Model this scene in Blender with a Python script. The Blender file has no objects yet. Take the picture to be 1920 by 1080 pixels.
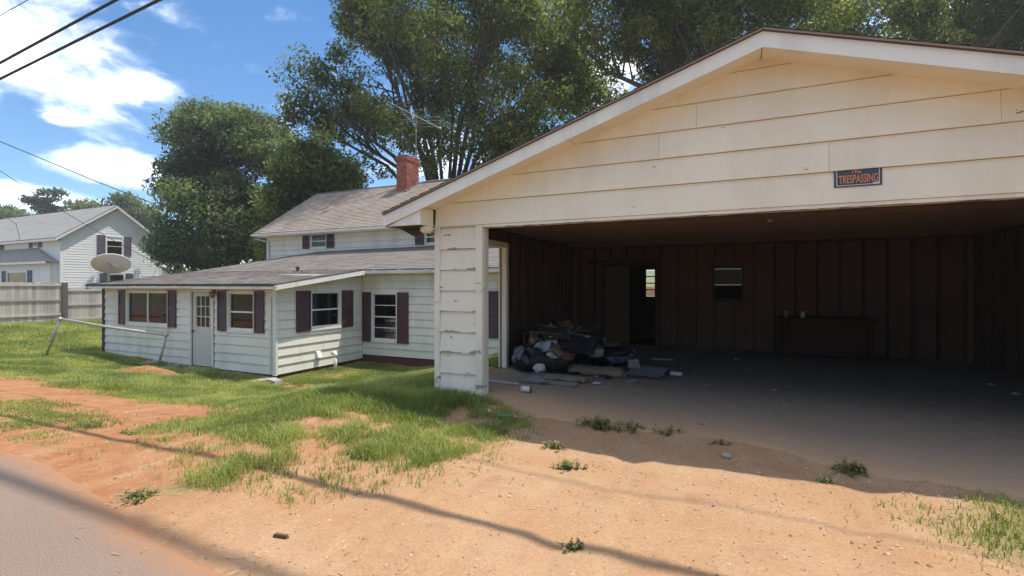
import bpy, bmesh, math, random
import numpy as np
from mathutils import Vector, Matrix, noise as mnoise

random.seed(7)
rng = np.random.default_rng(7)
SC = bpy.context.scene
COL = SC.collection

# ------------------------------------------------------------------ camera
F = 900.0            # focal length in photo pixels (1920 wide)
HOR = 535.0          # horizon row
YAW = math.radians(24.5)
CAMZ = 1.48
SN, CS = math.sin(YAW), math.cos(YAW)
cam_d = bpy.data.cameras.new('camera')
cam = bpy.data.objects.new('camera', cam_d)
COL.objects.link(cam)
cam.location = (0, 0, CAMZ)
cam.rotation_euler = (math.radians(90), 0, YAW)
cam_d.sensor_width = 36
cam_d.lens = 36 * F / 1920
cam_d.shift_y = -(540 - HOR) / 1920
cam_d.clip_start = 0.05
cam_d.clip_end = 2000
SC.camera = cam

# ------------------------------------------------------------------ world, sun, exposure
SUN = Vector((0.25, 0.28, 1.0)).normalized()
world = bpy.data.worlds.new('World')
SC.world = world
world.use_nodes = True
wn, wl = world.node_tree.nodes, world.node_tree.links
wn.clear()
w_out = wn.new('ShaderNodeOutputWorld')
w_bg = wn.new('ShaderNodeBackground')
w_bg.inputs['Strength'].default_value = 0.064
sky = wn.new('ShaderNodeTexSky')
sky.sky_type = 'NISHITA'
sky.sun_disc = False
sky.sun_elevation = math.asin(SUN.z)
sky.sun_rotation = math.atan2(SUN.x, SUN.y)
sky.air_density = 1.0
sky.dust_density = 0.15
sky.ozone_density = 3.0
tc = wn.new('ShaderNodeTexCoord')


def wmath(op, a, b=None, c=None):
    n = wn.new('ShaderNodeMath')
    n.operation = op
    for i, v in enumerate((a, b, c)):
        if v is None:
            continue
        if isinstance(v, (int, float)):
            n.inputs[i].default_value = v
        else:
            wl.new(v, n.inputs[i])
    return n.outputs[0]


sepw = wn.new('ShaderNodeSeparateXYZ')
wl.new(tc.outputs['Generated'], sepw.inputs[0])
az = wmath('ARCTAN2', sepw.outputs['X'], sepw.outputs['Y'])
el = wmath('ARCSINE', sepw.outputs['Z'])
# cloud banks: (azimuth, elevation, half width, half height, tilt) in degrees, spread round the whole sky
banks = [(-70.5, 20.0, 10, 5.0, -.22), (-61.5, 18.2, 4.2, 1.5, -.35), (-64.2, 10.7, 5.4, 1.6, -.03), (-70, 7.4, 5.5, 1.0, -.02),
         (-74, 15, 3.5, 1.2, .1), (-67.5, 14.2, 1.6, .6, .1), (-14, 23, 5, 3.4, .2), (-33, 15, 4, 3, .1), (-24, 15, 6, 2.5, 0), (20, 25, 9, 4, .1),
         (70, 14, 10, 3, .1), (110, 22, 12, 4, -.1), (155, 12, 10, 2.5, .1), (-165, 24, 12, 4, .15), (-120, 15, 9, 3, -.1), (-100, 26, 9, 3.5, .1)]
acc = None
for (a0, e0, wa, we, tl) in banks:
    da = wmath('SUBTRACT', az, math.radians(a0))
    de = wmath('SUBTRACT', el, math.radians(e0))
    de2 = wmath('SUBTRACT', de, wmath('MULTIPLY', da, tl))
    q1 = wmath('POWER', wmath('ABSOLUTE', wmath('DIVIDE', da, math.radians(wa))), 2.0)
    q2 = wmath('POWER', wmath('ABSOLUTE', wmath('DIVIDE', de2, math.radians(we))), 2.0)
    m = wmath('SUBTRACT', 1.0, wmath('ADD', q1, q2))
    acc = m if acc is None else wmath('MAXIMUM', acc, m)
hi_ = wn.new('ShaderNodeMapRange')           # unseen cloud overhead, added so its white light brightens the shade
hi_.inputs['From Min'].default_value = math.radians(29); hi_.inputs['From Max'].default_value = math.radians(42)
hi_.inputs['To Min'].default_value = -0.75; hi_.inputs['To Max'].default_value = 0.45
wl.new(el, hi_.inputs['Value'])
acc = wmath('MAXIMUM', acc, hi_.outputs[0])
mapn = wn.new('ShaderNodeMapping')
mapn.inputs['Scale'].default_value = (7, 7, 15)
wl.new(tc.outputs['Generated'], mapn.inputs[0])
nz = wn.new('ShaderNodeTexNoise')
nz.inputs['Scale'].default_value = 1.5
nz.inputs['Detail'].default_value = 9
nz.inputs['Roughness'].default_value = 0.58
nz.inputs['Distortion'].default_value = 0.3
wl.new(mapn.outputs[0], nz.inputs['Vector'])
dens = wmath('ADD', wmath('MULTIPLY', acc, 0.55), wmath('MULTIPLY', wmath('SUBTRACT', nz.outputs['Fac'], 0.5), 2.6))
mr = wn.new('ShaderNodeMapRange')
mr.interpolation_type = 'SMOOTHSTEP'
mr.inputs['From Min'].default_value = -0.3
mr.inputs['From Max'].default_value = 1.35
wl.new(dens, mr.inputs['Value'])
nz2 = wn.new('ShaderNodeTexNoise')
nz2.inputs['Scale'].default_value = 2.2
nz2.inputs['Detail'].default_value = 5
wl.new(mapn.outputs[0], nz2.inputs['Vector'])
cr = wn.new('ShaderNodeValToRGB')
cr.color_ramp.elements[0].position = 0.3
cr.color_ramp.elements[0].color = (12.5, 12.9, 13.6, 1)
cr.color_ramp.elements[1].position = 0.62
cr.color_ramp.elements[1].color = (25.0, 24.6, 24.0, 1)
wl.new(nz2.outputs['Fac'], cr.inputs[0])
hsv = wn.new('ShaderNodeHueSaturation')
hsv.inputs['Saturation'].default_value = 1.22
wl.new(sky.outputs[0], hsv.inputs['Color'])
wmix = wn.new('ShaderNodeMix')
wmix.data_type = 'RGBA'
wl.new(wmath('MULTIPLY', mr.outputs[0], 0.95), wmix.inputs[0])
wl.new(hsv.outputs[0], wmix.inputs[6])
wl.new(cr.outputs[0], wmix.inputs[7])
wl.new(wmix.outputs[2], w_bg.inputs['Color'])
wl.new(w_bg.outputs[0], w_out.inputs['Surface'])

sun_d = bpy.data.lights.new('sun', 'SUN')
sun_d.energy = 2.02
sun_d.angle = math.radians(0.53)
sun_d.color = (1.0, 0.94, 0.84)
sun_o = bpy.data.objects.new('sun', sun_d)
sun_o.rotation_euler = SUN.to_track_quat('Z', 'Y').to_euler()
sun_o.location = (0, 0, 30)
COL.objects.link(sun_o)

vs = SC.view_settings
vs.view_transform = 'Standard'
vs.look = 'None'
vs.exposure = 1.52
vs.gamma = 1.0
vs.use_curve_mapping = False
SC.cycles.use_denoising = True
SC.cycles.max_bounces = 6
SC.cycles.transparent_max_bounces = 12
SC.cycles.sample_clamp_indirect = 6


# ------------------------------------------------------------------ pixel -> place
def ray(px):
    a = (px - 960) / F
    return (CS * a - SN, SN * a + CS)        # X, Y travelled per metre of depth


def onY(px, py, Y):
    dx, dy = ray(px)
    c = Y / dy
    return dx * c, CAMZ + (HOR - py) / F * c


def onX(px, py, X):
    dx, dy = ray(px)
    c = X / dx
    return dy * c, CAMZ + (HOR - py) / F * c


def sstep(a, b, x):
    t = np.clip((x - a) / (b - a), 0, 1)
    return t * t * (3 - 2 * t)


def vnoise(x, y, seed=0):
    x = np.asarray(x, float); y = np.asarray(y, float)
    xi = np.floor(x).astype(np.int64); yi = np.floor(y).astype(np.int64)
    xf = x - xi; yf = y - yi

    def hsh(i, j):
        n = (i * 374761393 + j * 668265263 + seed * 974711) & 0xffffffff
        n = ((n ^ (n >> 13)) * 1274126177) & 0xffffffff
        return ((n ^ (n >> 16)) & 0xffff) / 65535.0
    u = xf * xf * (3 - 2 * xf); v = yf * yf * (3 - 2 * yf)
    return (hsh(xi, yi) * (1 - u) + hsh(xi + 1, yi) * u) * (1 - v) + (hsh(xi, yi + 1) * (1 - u) + hsh(xi + 1, yi + 1) * u) * v


def fbm(x, y, seed=0, o=4):
    s = 0; a = .5; t = 0
    for k in range(o):
        s = s + a * vnoise(x * 2 ** k, y * 2 ** k, seed + k); t += a; a *= .5
    return s / t


def slab_edge(X):
    return np.interp(X, [-4.2, -2.7, -2.1, -1.5, -.6, .45, .62, 1.1, 1.7, 2.6, 5], [5.62, 5.5, 5.2, 5.02, 5.03, 4.93, 4.72, 4.58, 4.55, 4.42, 4.4])


def road_edge(X):
    return np.interp(X, [-80, -30, -12, -6.09, -5.48, -4.5, -3.86, -3.26, -2.78, -2.34, -1.7, -.8, 1, 60], [3.2, 2.9, 2.4, 2.06, 2.06, 1.96, 1.86, 1.77, 1.69, 1.64, 1.54, 1.29, .6, -.1])


def ground_h(X, Y):
    X = np.asarray(X, float); Y = np.asarray(Y, float)
    low = np.interp(X, [-60, -31, -18, -13, -10, -4], [-.25, -.36, -.60, -.79, -.86, -.92])
    a = sstep(-3.4, -8.6, X) * sstep(1.2, 8.2, Y)
    h = low * a
    # slab pad and the dirt in front of it
    pad = sstep(-4.0, -3.7, X) * (1 - sstep(4.7, 5.0, X)) * sstep(0, .25, Y - slab_edge(X)) * (1 - sstep(12.4, 12.8, Y))
    h = h - .075 * pad
    front = sstep(-5.5, -2.0, X) * (1 - sstep(-.1, .1, Y - slab_edge(X))) * sstep(2.0, 4.2, Y)
    h = h - .035 * front
    # dirt heap before the porch door
    h = h + .17 * np.exp(-(((X + 13.35) / .8) ** 2 + ((Y - 7.25) / .33) ** 2))
    # small mounds of the grass patch
    h = h + .10 * np.exp(-(((X + 5.2) / 1.1) ** 2 + ((Y - 5.0) / .7) ** 2)) + .05 * np.exp(-(((X + 4.2) / .7) ** 2 + ((Y - 4.0) / .5) ** 2))
    # wheel ruts from the lane to the garage
    for x0 in (-1.05, .55, 1.35):
        cx = x0 + .22 * (Y - 2.5) + .12 * np.sin(Y * 1.3 + x0)
        h = h - .02 * np.exp(-((X - cx) / .11) ** 2) * (1 - sstep(4.2, 4.9, Y)) + .008 * np.exp(-((np.abs(X - cx) - .2) / .07) ** 2) * (1 - sstep(4.2, 4.9, Y))
    road = 1 - sstep(-.25, .1, Y - road_edge(X))
    rough = (fbm(X * .9, Y * .9, 3, 3) - .5) * .09 + (fbm(X * 5, Y * 5, 5, 3) - .5) * .028
    h = h + rough * (1 - road) * (1 - pad) * (1 - sstep(30, 60, np.hypot(X, Y)))
    return h - .02 * road


def onG(px, py):
    z = 0.
    for k in range(40):
        dx, dy = ray(px)
        c = (CAMZ - z) * F / (py - HOR)
        z = .5 * z + .5 * float(ground_h(dx * c, dy * c))
    return dx * c, dy * c, z


# ------------------------------------------------------------------ materials
MATS = {}


class NT:
    def __init__(s, name):
        s.m = bpy.data.materials.new(name)
        s.m.use_nodes = True
        s.n, s.l = s.m.node_tree.nodes, s.m.node_tree.links
        s.b = s.n['Principled BSDF']
        s.t = s.n.new('ShaderNodeTexCoord')
        s.oi = s.n.new('ShaderNodeObjectInfo')
        MATS[name] = s.m

    def noise(s, scale, detail=5, rough=.55, stretch=None, coord='Object', dist=0, rnd=False):
        v = s.t.outputs[coord]
        if coord == 'World':
            pass
        if rnd:
            a = s.n.new('ShaderNodeVectorMath'); a.operation = 'MULTIPLY_ADD'
            cx = s.n.new('ShaderNodeCombineXYZ')
            for i in range(3):
                s.l.new(s.oi.outputs['Random'], cx.inputs[i])
            s.l.new(cx.outputs[0], a.inputs[0]); a.inputs[1].default_value = (37, 91, 53)
            s.l.new(v, a.inputs[2]); v = a.outputs[0]
        if stretch:
            mp = s.n.new('ShaderNodeMapping'); mp.inputs['Scale'].default_value = stretch
            s.l.new(v, mp.inputs[0]); v = mp.outputs[0]
        n = s.n.new('ShaderNodeTexNoise')
        n.inputs['Scale'].default_value = scale; n.inputs['Detail'].default_value = detail
        n.inputs['Roughness'].default_value = rough; n.inputs['Distortion'].default_value = dist
        s.l.new(v, n.inputs['Vector'])
        return n.outputs['Fac']

    def geo_noise(s, scale, detail=5, rough=.55, stretch=(1, 1, 1)):
        g = s.n.new('ShaderNodeNewGeometry')
        mp = s.n.new('ShaderNodeMapping'); mp.inputs['Scale'].default_value = stretch
        s.l.new(g.outputs['Position'], mp.inputs[0])
        n = s.n.new('ShaderNodeTexNoise')
        n.inputs['Scale'].default_value = scale; n.inputs['Detail'].default_value = detail; n.inputs['Roughness'].default_value = rough
        s.l.new(mp.outputs[0], n.inputs['Vector'])
        return n.outputs['Fac']

    def ramp(s, fac, stops):
        r = s.n.new('ShaderNodeValToRGB')
        e = r.color_ramp.elements
        while len(e) < len(stops):
            e.new(.5)
        for i, (p, c) in enumerate(stops):
            e[i].position = p
            e[i].color = (c, c, c, 1) if isinstance(c, (int, float)) else (*c, 1)
        s.l.new(fac, r.inputs[0])
        return r.outputs[0]

    def mix(s, fac, a, b, mode='MIX'):
        n = s.n.new('ShaderNodeMix'); n.data_type = 'RGBA'; n.blend_type = mode
        for sock, v in ((n.inputs[0], fac), (n.inputs[6], a), (n.inputs[7], b)):
            if isinstance(v, (int, float)):
                sock.default_value = v
            elif isinstance(v, tuple):
                sock.default_value = (*v, 1)
            else:
                s.l.new(v, sock)
        return n.outputs[2]

    def math(s, op, a, b=None):
        n = s.n.new('ShaderNodeMath'); n.operation = op
        for i, v in enumerate((a, b)):
            if v is None:
                continue
            if isinstance(v, (int, float)):
                n.inputs[i].default_value = v
            else:
                s.l.new(v, n.inputs[i])
        return n.outputs[0]

    def attr(s, name):
        a = s.n.new('ShaderNodeAttribute'); a.attribute_name = name
        return a.outputs['Fac']

    def bump(s, h, strength=.3, dist=.01):
        b = s.n.new('ShaderNodeBump'); b.inputs['Strength'].default_value = strength; b.inputs['Distance'].default_value = dist
        s.l.new(h, b.inputs['Height']); s.l.new(b.outputs[0], s.b.inputs['Normal'])

    def fin(s, color, rough=.7, metal=0, spec=None):
        if isinstance(color, tuple):
            s.b.inputs['Base Color'].default_value = (*color, 1)
        else:
            s.l.new(color, s.b.inputs['Base Color'])
        if isinstance(rough, (int, float)):
            s.b.inputs['Roughness'].default_value = rough
        else:
            s.l.new(rough, s.b.inputs['Roughness'])
        s.b.inputs['Metallic'].default_value = metal
        if spec is not None:
            s.b.inputs['Specular IOR Level'].default_value = spec
        return s.m


def paint(name, c, c2, dirt=(.25, .2, .14), under=(.22, .17, .13), peel=.70, dirt_amt=.35, streak=(1, 1, .35), rough=.62, edge=0):
    t = NT(name)
    base = t.mix(t.noise(1.3, 4, rnd=True), c, c2)
    tone = t.ramp(t.oi.outputs['Random'], [(0, .93), (1, 1.0)])
    base = t.mix(1.0, base, tone, 'MULTIPLY')
    d = t.ramp(t.geo_noise(2.2, 7, .65, streak), [(.48, 0.), (.78, dirt_amt)])
    base = t.mix(d, base, dirt)
    pn = t.geo_noise(3.2, 9, .6, (1, 1, 2.4))
    if edge:
        sp = t.n.new('ShaderNodeSeparateXYZ'); t.l.new(t.t.outputs['Generated'], sp.inputs[0])
        lowz = t.math('POWER', t.math('SUBTRACT', 1.0, sp.outputs['Z']), 7.0)
        pn = t.math('ADD', pn, t.math('MULTIPLY', lowz, edge))
    p = t.ramp(pn, [(peel, 0.), (peel + .02, 1.)])
    base = t.mix(p, base, under)
    t.bump(t.math('SUBTRACT', t.noise(40, 4, stretch=(1, 1, 3)), p), .25, .004)
    return t.fin(base, rough)


def wood(name, a, b, rough=.8, stretch=(1, 1, .06), scale=22):
    t = NT(name)
    g = t.noise(scale, 6, .6, stretch=stretch, rnd=True)
    c = t.mix(g, a, b)
    tone = t.ramp(t.oi.outputs['Random'], [(0, .7), (1, 1.15)])
    c = t.mix(1.0, c, tone, 'MULTIPLY')
    c = t.mix(t.ramp(t.geo_noise(1.7, 5), [(.45, 0.), (.8, .4)]), c, tuple(x * .45 for x in a))
    t.bump(g, .3, .006)
    return t.fin(c, rough)


def plain(name, c, rough=.6, var=.25, scale=6, metal=0, bump=.15, spec=None):
    t = NT(name)
    n = t.noise(scale, 6, .6, rnd=True)
    col = t.mix(n, tuple(x * (1 - var) for x in c), tuple(min(1, x * (1 + var)) for x in c))
    t.bump(t.noise(scale * 8, 4), bump, .004)
    return t.fin(col, rough, metal, spec)


M_cream = paint('cream_paint', (.89, .81, .645), (.86, .77, .60), peel=.72, dirt_amt=.3, dirt=(.52, .42, .28))
M_creampeel = paint('cream_paint_worn', (.85, .78, .64), (.81, .73, .58), under=(.30, .25, .20), peel=.655, dirt_amt=.32, edge=.17)
M_fascia = paint('white_fascia_paint', (.86, .83, .76), (.80, .76, .68), under=(.33, .29, .25), peel=.66, dirt_amt=.35)
M_siding = paint('white_siding_paint', (.80, .77, .655), (.75, .72, .605), dirt=(.27, .24, .17), peel=.76, dirt_amt=.42)
M_trim = paint('white_trim_paint', (.80, .78, .71), (.74, .72, .65), peel=.70, dirt_amt=.4)
M_vinyl = paint('white_vinyl', (.78, .78, .77), (.75, .75, .74), peel=.95, dirt_amt=.12)
M_shutter = paint('burgundy_shutter', (.090, .034, .036), (.072, .029, .031), dirt=(.07, .045, .04), under=(.11, .06, .055), peel=.74, dirt_amt=.4, rough=.5)
M_shutter_g = plain('slate_shutter', (.095, .085, .105), .55)
M_post = plain('dark_grey_board', (.055, .05, .055), .7)
M_brickred = None
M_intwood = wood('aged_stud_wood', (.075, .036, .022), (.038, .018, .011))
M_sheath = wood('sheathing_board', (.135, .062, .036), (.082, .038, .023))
M_joist = wood('joist_wood', (.21, .125, .08), (.12, .072, .046), stretch=(.06, 1, 1))
M_ply = wood('plywood', (.15, .095, .045), (.11, .066, .032))
M_fence = wood('weathered_cedar', (.56, .495, .43), (.44, .385, .33))
M_fencerail = wood('weathered_rail', (.52, .47, .42), (.40, .36, .32), stretch=(1, .06, 1))
M_fencepost = wood('fence_post_wood', (.17, .13, .105), (.12, .09, .075))
M_stick = wood('pale_lath', (.34, .26, .18), (.24, .18, .12), stretch=(1, 1, 1))
M_darkstick = wood('brown_lath', (.13, .08, .05), (.08, .05, .03), stretch=(1, 1, 1))
M_metal = plain('galvanised_pipe', (.46, .42, .36), .45, .25, 8, .35)
M_dish = plain('dish_paint', (.60, .58, .50), .55, .06, 3)
M_dark = plain('dark_metal', (.06, .06, .065), .5)
M_wire = plain('wire_rubber', (.022, .022, .025), .6)
M_alu = plain('antenna_aluminium', (.34, .33, .30), .4, .1, 8, .6)
M_pvc = plain('pvc_pipe', (.74, .73, .68), .45, .08)
M_gut = paint('gutter_paint', (.72, .71, .66), (.66, .64, .58), dirt=(.18, .15, .11), peel=.74, dirt_amt=.5)
M_rooffelt = plain('dark_drip_edge', (.06, .055, .052), .85)
M_int = plain('interior_plaster', (.30, .26, .21), .8)
M_card = plain('cardboard', (.25, .165, .09), .85)
M_pad = plain('carpet_padding', (.19, .145, .095), .95, .35, 9, bump=.6)
M_paper = plain('paper_scrap', (.50, .50, .48), .8, .2)
M_sheet = plain('grey_vinyl_sheet', (.26, .27, .26), .6, .2)
M_bluebag = plain('black_bag_plastic', (.012, .013, .017), .28, .3, 5, bump=.5)
M_cloth = plain('dark_cloth', (.022, .022, .028), .9, .4)
M_tin = plain('white_tin', (.52, .52, .50), .5)
M_green = plain('green_plastic', (.04, .22, .10), .35)
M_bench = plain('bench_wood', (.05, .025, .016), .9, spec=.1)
M_door = paint('door_paint', (.62, .60, .54), (.58, .56, .50), dirt=(.30, .23, .14), under=(.35, .27, .17), peel=.66, dirt_amt=.55)
M_orange = plain('sign_orange', (.66, .25, .11), .6, .05)
M_black = plain('sign_black', (.055, .062, .078), .5, .1)
M_signwhite = plain('sign_white', (.62, .62, .62), .6, .05)
M_conc = plain('concrete_block_grey', (.34, .30, .25), .9, .25, 10, bump=.5)
M_bark = None

t = NT('bark')
n_ = t.noise(9, 7, .65, stretch=(1, 1, .22))
t.bump(n_, .8, .05)
M_bark = t.fin(t.mix(n_, (.035, .028, .022), (.10, .083, .068)), .9)

t = NT('window_glass')
t.n.remove(t.b)
tr = t.n.new('ShaderNodeBsdfTransparent'); tr.inputs[0].default_value = (.62, .64, .62, 1)
gl = t.n.new('ShaderNodeBsdfGlossy'); gl.inputs['Roughness'].default_value = .03
lw = t.n.new('ShaderNodeFresnel'); lw.inputs[0].default_value = 1.6
bm_ = t.n.new('ShaderNodeBump'); bm_.inputs['Strength'].default_value = .04; bm_.inputs['Distance'].default_value = .05
t.l.new(t.noise(1.5, 2), bm_.inputs['Height']); t.l.new(bm_.outputs[0], gl.inputs['Normal'])
ms = t.n.new('ShaderNodeMixShader')
t.l.new(lw.outputs[0], ms.inputs[0]); t.l.new(tr.outputs[0], ms.inputs[1]); t.l.new(gl.outputs[0], ms.inputs[2])
t.l.new(ms.outputs[0], t.n['Material Output'].inputs['Surface'])
M_glass = t.m

t = NT('red_brick_foundation')
g_ = t.geo_noise(3, 6)
M_brickred = t.fin(t.mix(g_, (.10, .030, .036), (.17, .055, .055)), .85)

t = NT('brick')
c_ = t.mix(t.attr('tint'), (.24, .062, .045), (.38, .125, .09))
c_ = t.mix(t.ramp(t.geo_noise(6, 6), [(.5, 0.), (.8, .35)]), c_, (.16, .06, .05))
t.bump(t.noise(30, 4), .4, .01)
M_brick = t.fin(c_, .85)
M_mortar = plain('mortar', (.30, .20, .17), .9)


def shingle_mat(name, a, b, dark):
    t = NT(name)
    c = t.mix(t.attr('tint'), a, b)
    c = t.mix(t.ramp(t.geo_noise(.7, 6, .65), [(.42, 0.), (.75, .55)]), c, dark)
    g = t.geo_noise(160, 2)
    c = t.mix(.5, c, t.ramp(g, [(.3, .55), (.7, 1.35)]), 'MULTIPLY')
    t.bump(g, .4, .004)
    return t.fin(c, .93)


M_shingle = shingle_mat('shingle_grey_brown', (.26, .212, .174), (.325, .27, .225), (.19, .15, .125))
M_shingle2 = shingle_mat('shingle_porch', (.165, .142, .125), (.20, .172, .152), (.125, .107, .095))
M_shingle3 = shingle_mat('shingle_neighbour', (.27, .26, .25), (.31, .30, .29), (.24, .23, .22))

# ground
t = NT('yard_ground')
gA, gP = t.attr('grass'), t.attr('pale')
n1 = t.geo_noise(.9, 8, .62)
n2 = t.geo_noise(7, 8, .7)
n3 = t.geo_noise(55, 4, .7)
clay = t.mix(t.ramp(n1, [(.3, 0.), (.7, 1.)]), (.265, .093, .033), (.33, .150, .065))
sand = t.mix(t.ramp(n1, [(.3, 0.), (.7, 1.)]), (.335, .192, .10), (.40, .262, .156))
dirt = t.mix(gP, clay, sand)
dirt = t.mix(t.ramp(n2, [(.42, 0.), (.7, .5)]), dirt, (.43, .275, .155))
dirt = t.mix(t.ramp(t.geo_noise(2.6, 8, .7), [(.55, 0.), (.72, .45)]), dirt, (.27, .105, .046))
dirt = t.mix(t.ramp(t.geo_noise(1.6, 7, .65, (.28, 1.5, 1)), [(.46, 0.), (.66, .5)]), dirt, (.36, .185, .085))
dirt = t.mix(t.ramp(t.geo_noise(2.1, 7, .65, (1.6, .3, 1)), [(.5, 0.), (.68, .45)]), dirt, (.44, .29, .165))
dirt = t.mix(.6, dirt, t.ramp(n3, [(.25, .55), (.6, 1.05), (.8, 1.3)]), 'MULTIPLY')
soil = t.mix(n2, (.13, .13, .04), (.26, .20, .088))
soil = t.mix(.5, soil, t.ramp(n3, [(.3, .5), (.7, 1.3)]), 'MULTIPLY')
col = t.mix(t.ramp(t.math('ADD', gA, t.math('MULTIPLY', t.math('SUBTRACT', n2, .5), .6)), [(.25, 0.), (.75, 1.)]), dirt, soil)
t.bump(t.math('ADD', t.math('MULTIPLY', n3, .5), n2), .55, .025)
M_ground = t.fin(col, .95, spec=.2)

t = NT('asphalt')
n1 = t.geo_noise(1.1, 7, .6); n3 = t.geo_noise(120, 3, .7); n4 = t.geo_noise(14, 6, .7)
c_ = t.mix(n1, (.158, .114, .086), (.21, .154, .117))
c_ = t.mix(t.ramp(n3, [(.45, 0.), (.75, .75)]), c_, (.38, .32, .275))
c_ = t.mix(t.ramp(n4, [(.58, 0.), (.72, .35)]), c_, (.15, .12, .105))
c_ = t.mix(t.ramp(t.math('ADD', t.attr('dust'), t.math('MULTIPLY', t.math('SUBTRACT', n4, .5), .9)), [(.3, 0.), (.9, .85)]), c_, (.33, .165, .082))
t.bump(n3, .6, .008)
M_road = t.fin(c_, .9, spec=.25)

t = NT('garage_concrete')
n1 = t.geo_noise(.8, 8, .65); n2 = t.geo_noise(5, 8, .7); n3 = t.geo_noise(90, 3)
c_ = t.mix(n1, (.195, .147, .105), (.275, .213, .155))
c_ = t.mix(t.ramp(n2, [(.5, 0.), (.75, .6)]), c_, (.085, .062, .045))
c_ = t.mix(t.ramp(t.math('ADD', t.attr('dust'), t.math('MULTIPLY', t.math('SUBTRACT', n2, .5), .9)), [(.3, 0.), (.9, .9)]), c_, (.43, .265, .15))
c_ = t.mix(.4, c_, t.ramp(n3, [(.3, .7), (.7, 1.2)]), 'MULTIPLY')
t.bump(t.math('ADD', n2, n3), .25, .008)
M_slab = t.fin(c_, .85)


def leaf_mat(name, a, b, trans=.35, straw=None):
    t = NT(name)
    t.b.inputs['Roughness'].default_value = .48
    t.b.inputs['Specular IOR Level'].default_value = .45
    c = t.mix(t.attr('tint'), a, b) if straw is None else t.ramp(t.attr('tint'), [(0, straw), (.14, straw), (.18, a), (1, b)])
    t.l.new(c, t.b.inputs['Base Color'])
    tl = t.n.new('ShaderNodeBsdfTranslucent')
    c2 = t.mix(1.0, c, (1.25, 1.35, .55), 'MULTIPLY')
    t.l.new(c2, tl.inputs[0])
    m = t.n.new('ShaderNodeMixShader'); m.inputs[0].default_value = trans
    t.l.new(t.b.outputs[0], m.inputs[1]); t.l.new(tl.outputs[0], m.inputs[2])
    t.l.new(m.outputs[0], t.n['Material Output'].inputs['Surface'])
    return t.m


M_oak = leaf_mat('oak_leaf', (.062, .092, .034), (.305, .33, .115), .5)
M_oak2 = leaf_mat('tree_leaf_hazed_green', (.066, .100, .050), (.22, .26, .12), .46)  # bluish leaf green with the paleness of haze put into the colour
M_pine = leaf_mat('pine_needle', (.035, .06, .035), (.07, .10, .05), .2)
M_grass = leaf_mat('grass_blade', (.155, .20, .045), (.42, .44, .14), .42, straw=(.50, .39, .20))
M_weed = leaf_mat('weed_leaf', (.13, .16, .05), (.28, .29, .11), .42)


# ------------------------------------------------------------------ mesh helpers
WORG = {}


class Geo:
    def __init__(s):
        s.v, s.f = [], []

    def poly8(s, p):      # p: 4 bottom (ccw seen from above) + 4 top
        b = len(s.v); s.v += [tuple(q) for q in p]
        s.f += [(b + 3, b + 2, b + 1, b), (b + 4, b + 5, b + 6, b + 7)] + [(b + i, b + (i + 1) % 4, b + 4 + (i + 1) % 4, b + 4 + i) for i in range(4)]
        return s

    def box(s, x0, x1, y0, y1, z0, z1):
        return s.poly8([(x0, y0, z0), (x1, y0, z0), (x1, y1, z0), (x0, y1, z0), (x0, y0, z1), (x1, y0, z1), (x1, y1, z1), (x0, y1, z1)])

    def prism(s, pts, ext):
        b = len(s.v); n = len(pts); e = Vector(ext)
        s.v += [tuple(p) for p in pts] + [tuple(Vector(p) + e) for p in pts]
        s.f += [tuple(range(b + n - 1, b - 1, -1)), tuple(range(b + n, b + 2 * n))] + [(b + i, b + (i + 1) % n, b + n + (i + 1) % n, b + n + i) for i in range(n)]
        return s

    def beam(s, a, b, w, h, up=(0, 0, 1)):
        a, b = Vector(a), Vector(b); d = (b - a).normalized(); u = Vector(up)
        sd = d.cross(u)
        if sd.length < 1e-4:
            sd = d.cross(Vector((1, 0, 0)))
        sd.normalize(); u = sd.cross(d)
        sd *= w / 2; u *= h / 2
        return s.poly8([a - sd - u, a + sd - u, b + sd - u, b - sd - u, a - sd + u, a + sd + u, b + sd + u, b - sd + u])

    def tube(s, path, r, n=8, cap=True):
        path = [Vector(p) for p in path]
        rs = r if isinstance(r, (list, tuple)) else [r] * len(path)
        b = len(s.v); prev = None
        for i, p in enumerate(path):
            d = (path[min(i + 1, len(path) - 1)] - path[max(i - 1, 0)]).normalized()
            if prev is None:
                x = d.orthogonal().normalized()
            else:
                x = (prev - d * prev.dot(d)).normalized()
            prev = x; y = d.cross(x)
            for k in range(n):
                a = 2 * math.pi * k / n
                s.v.append(tuple(p + (x * math.cos(a) + y * math.sin(a)) * rs[i]))
        for i in range(len(path) - 1):
            for k in range(n):
                s.f.append((b + i * n + k, b + i * n + (k + 1) % n, b + (i + 1) * n + (k + 1) % n, b + (i + 1) * n + k))
        if cap:
            s.f.append(tuple(b + k for k in range(n - 1, -1, -1)))
            e = b + (len(path) - 1) * n
            s.f.append(tuple(e + k for k in range(n)))
        return s

    def obj(s, name, mat, parent=None, smooth=False, tint=None):
        return mk(name, s.v, s.f, mat, parent, smooth, tint)


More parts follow.
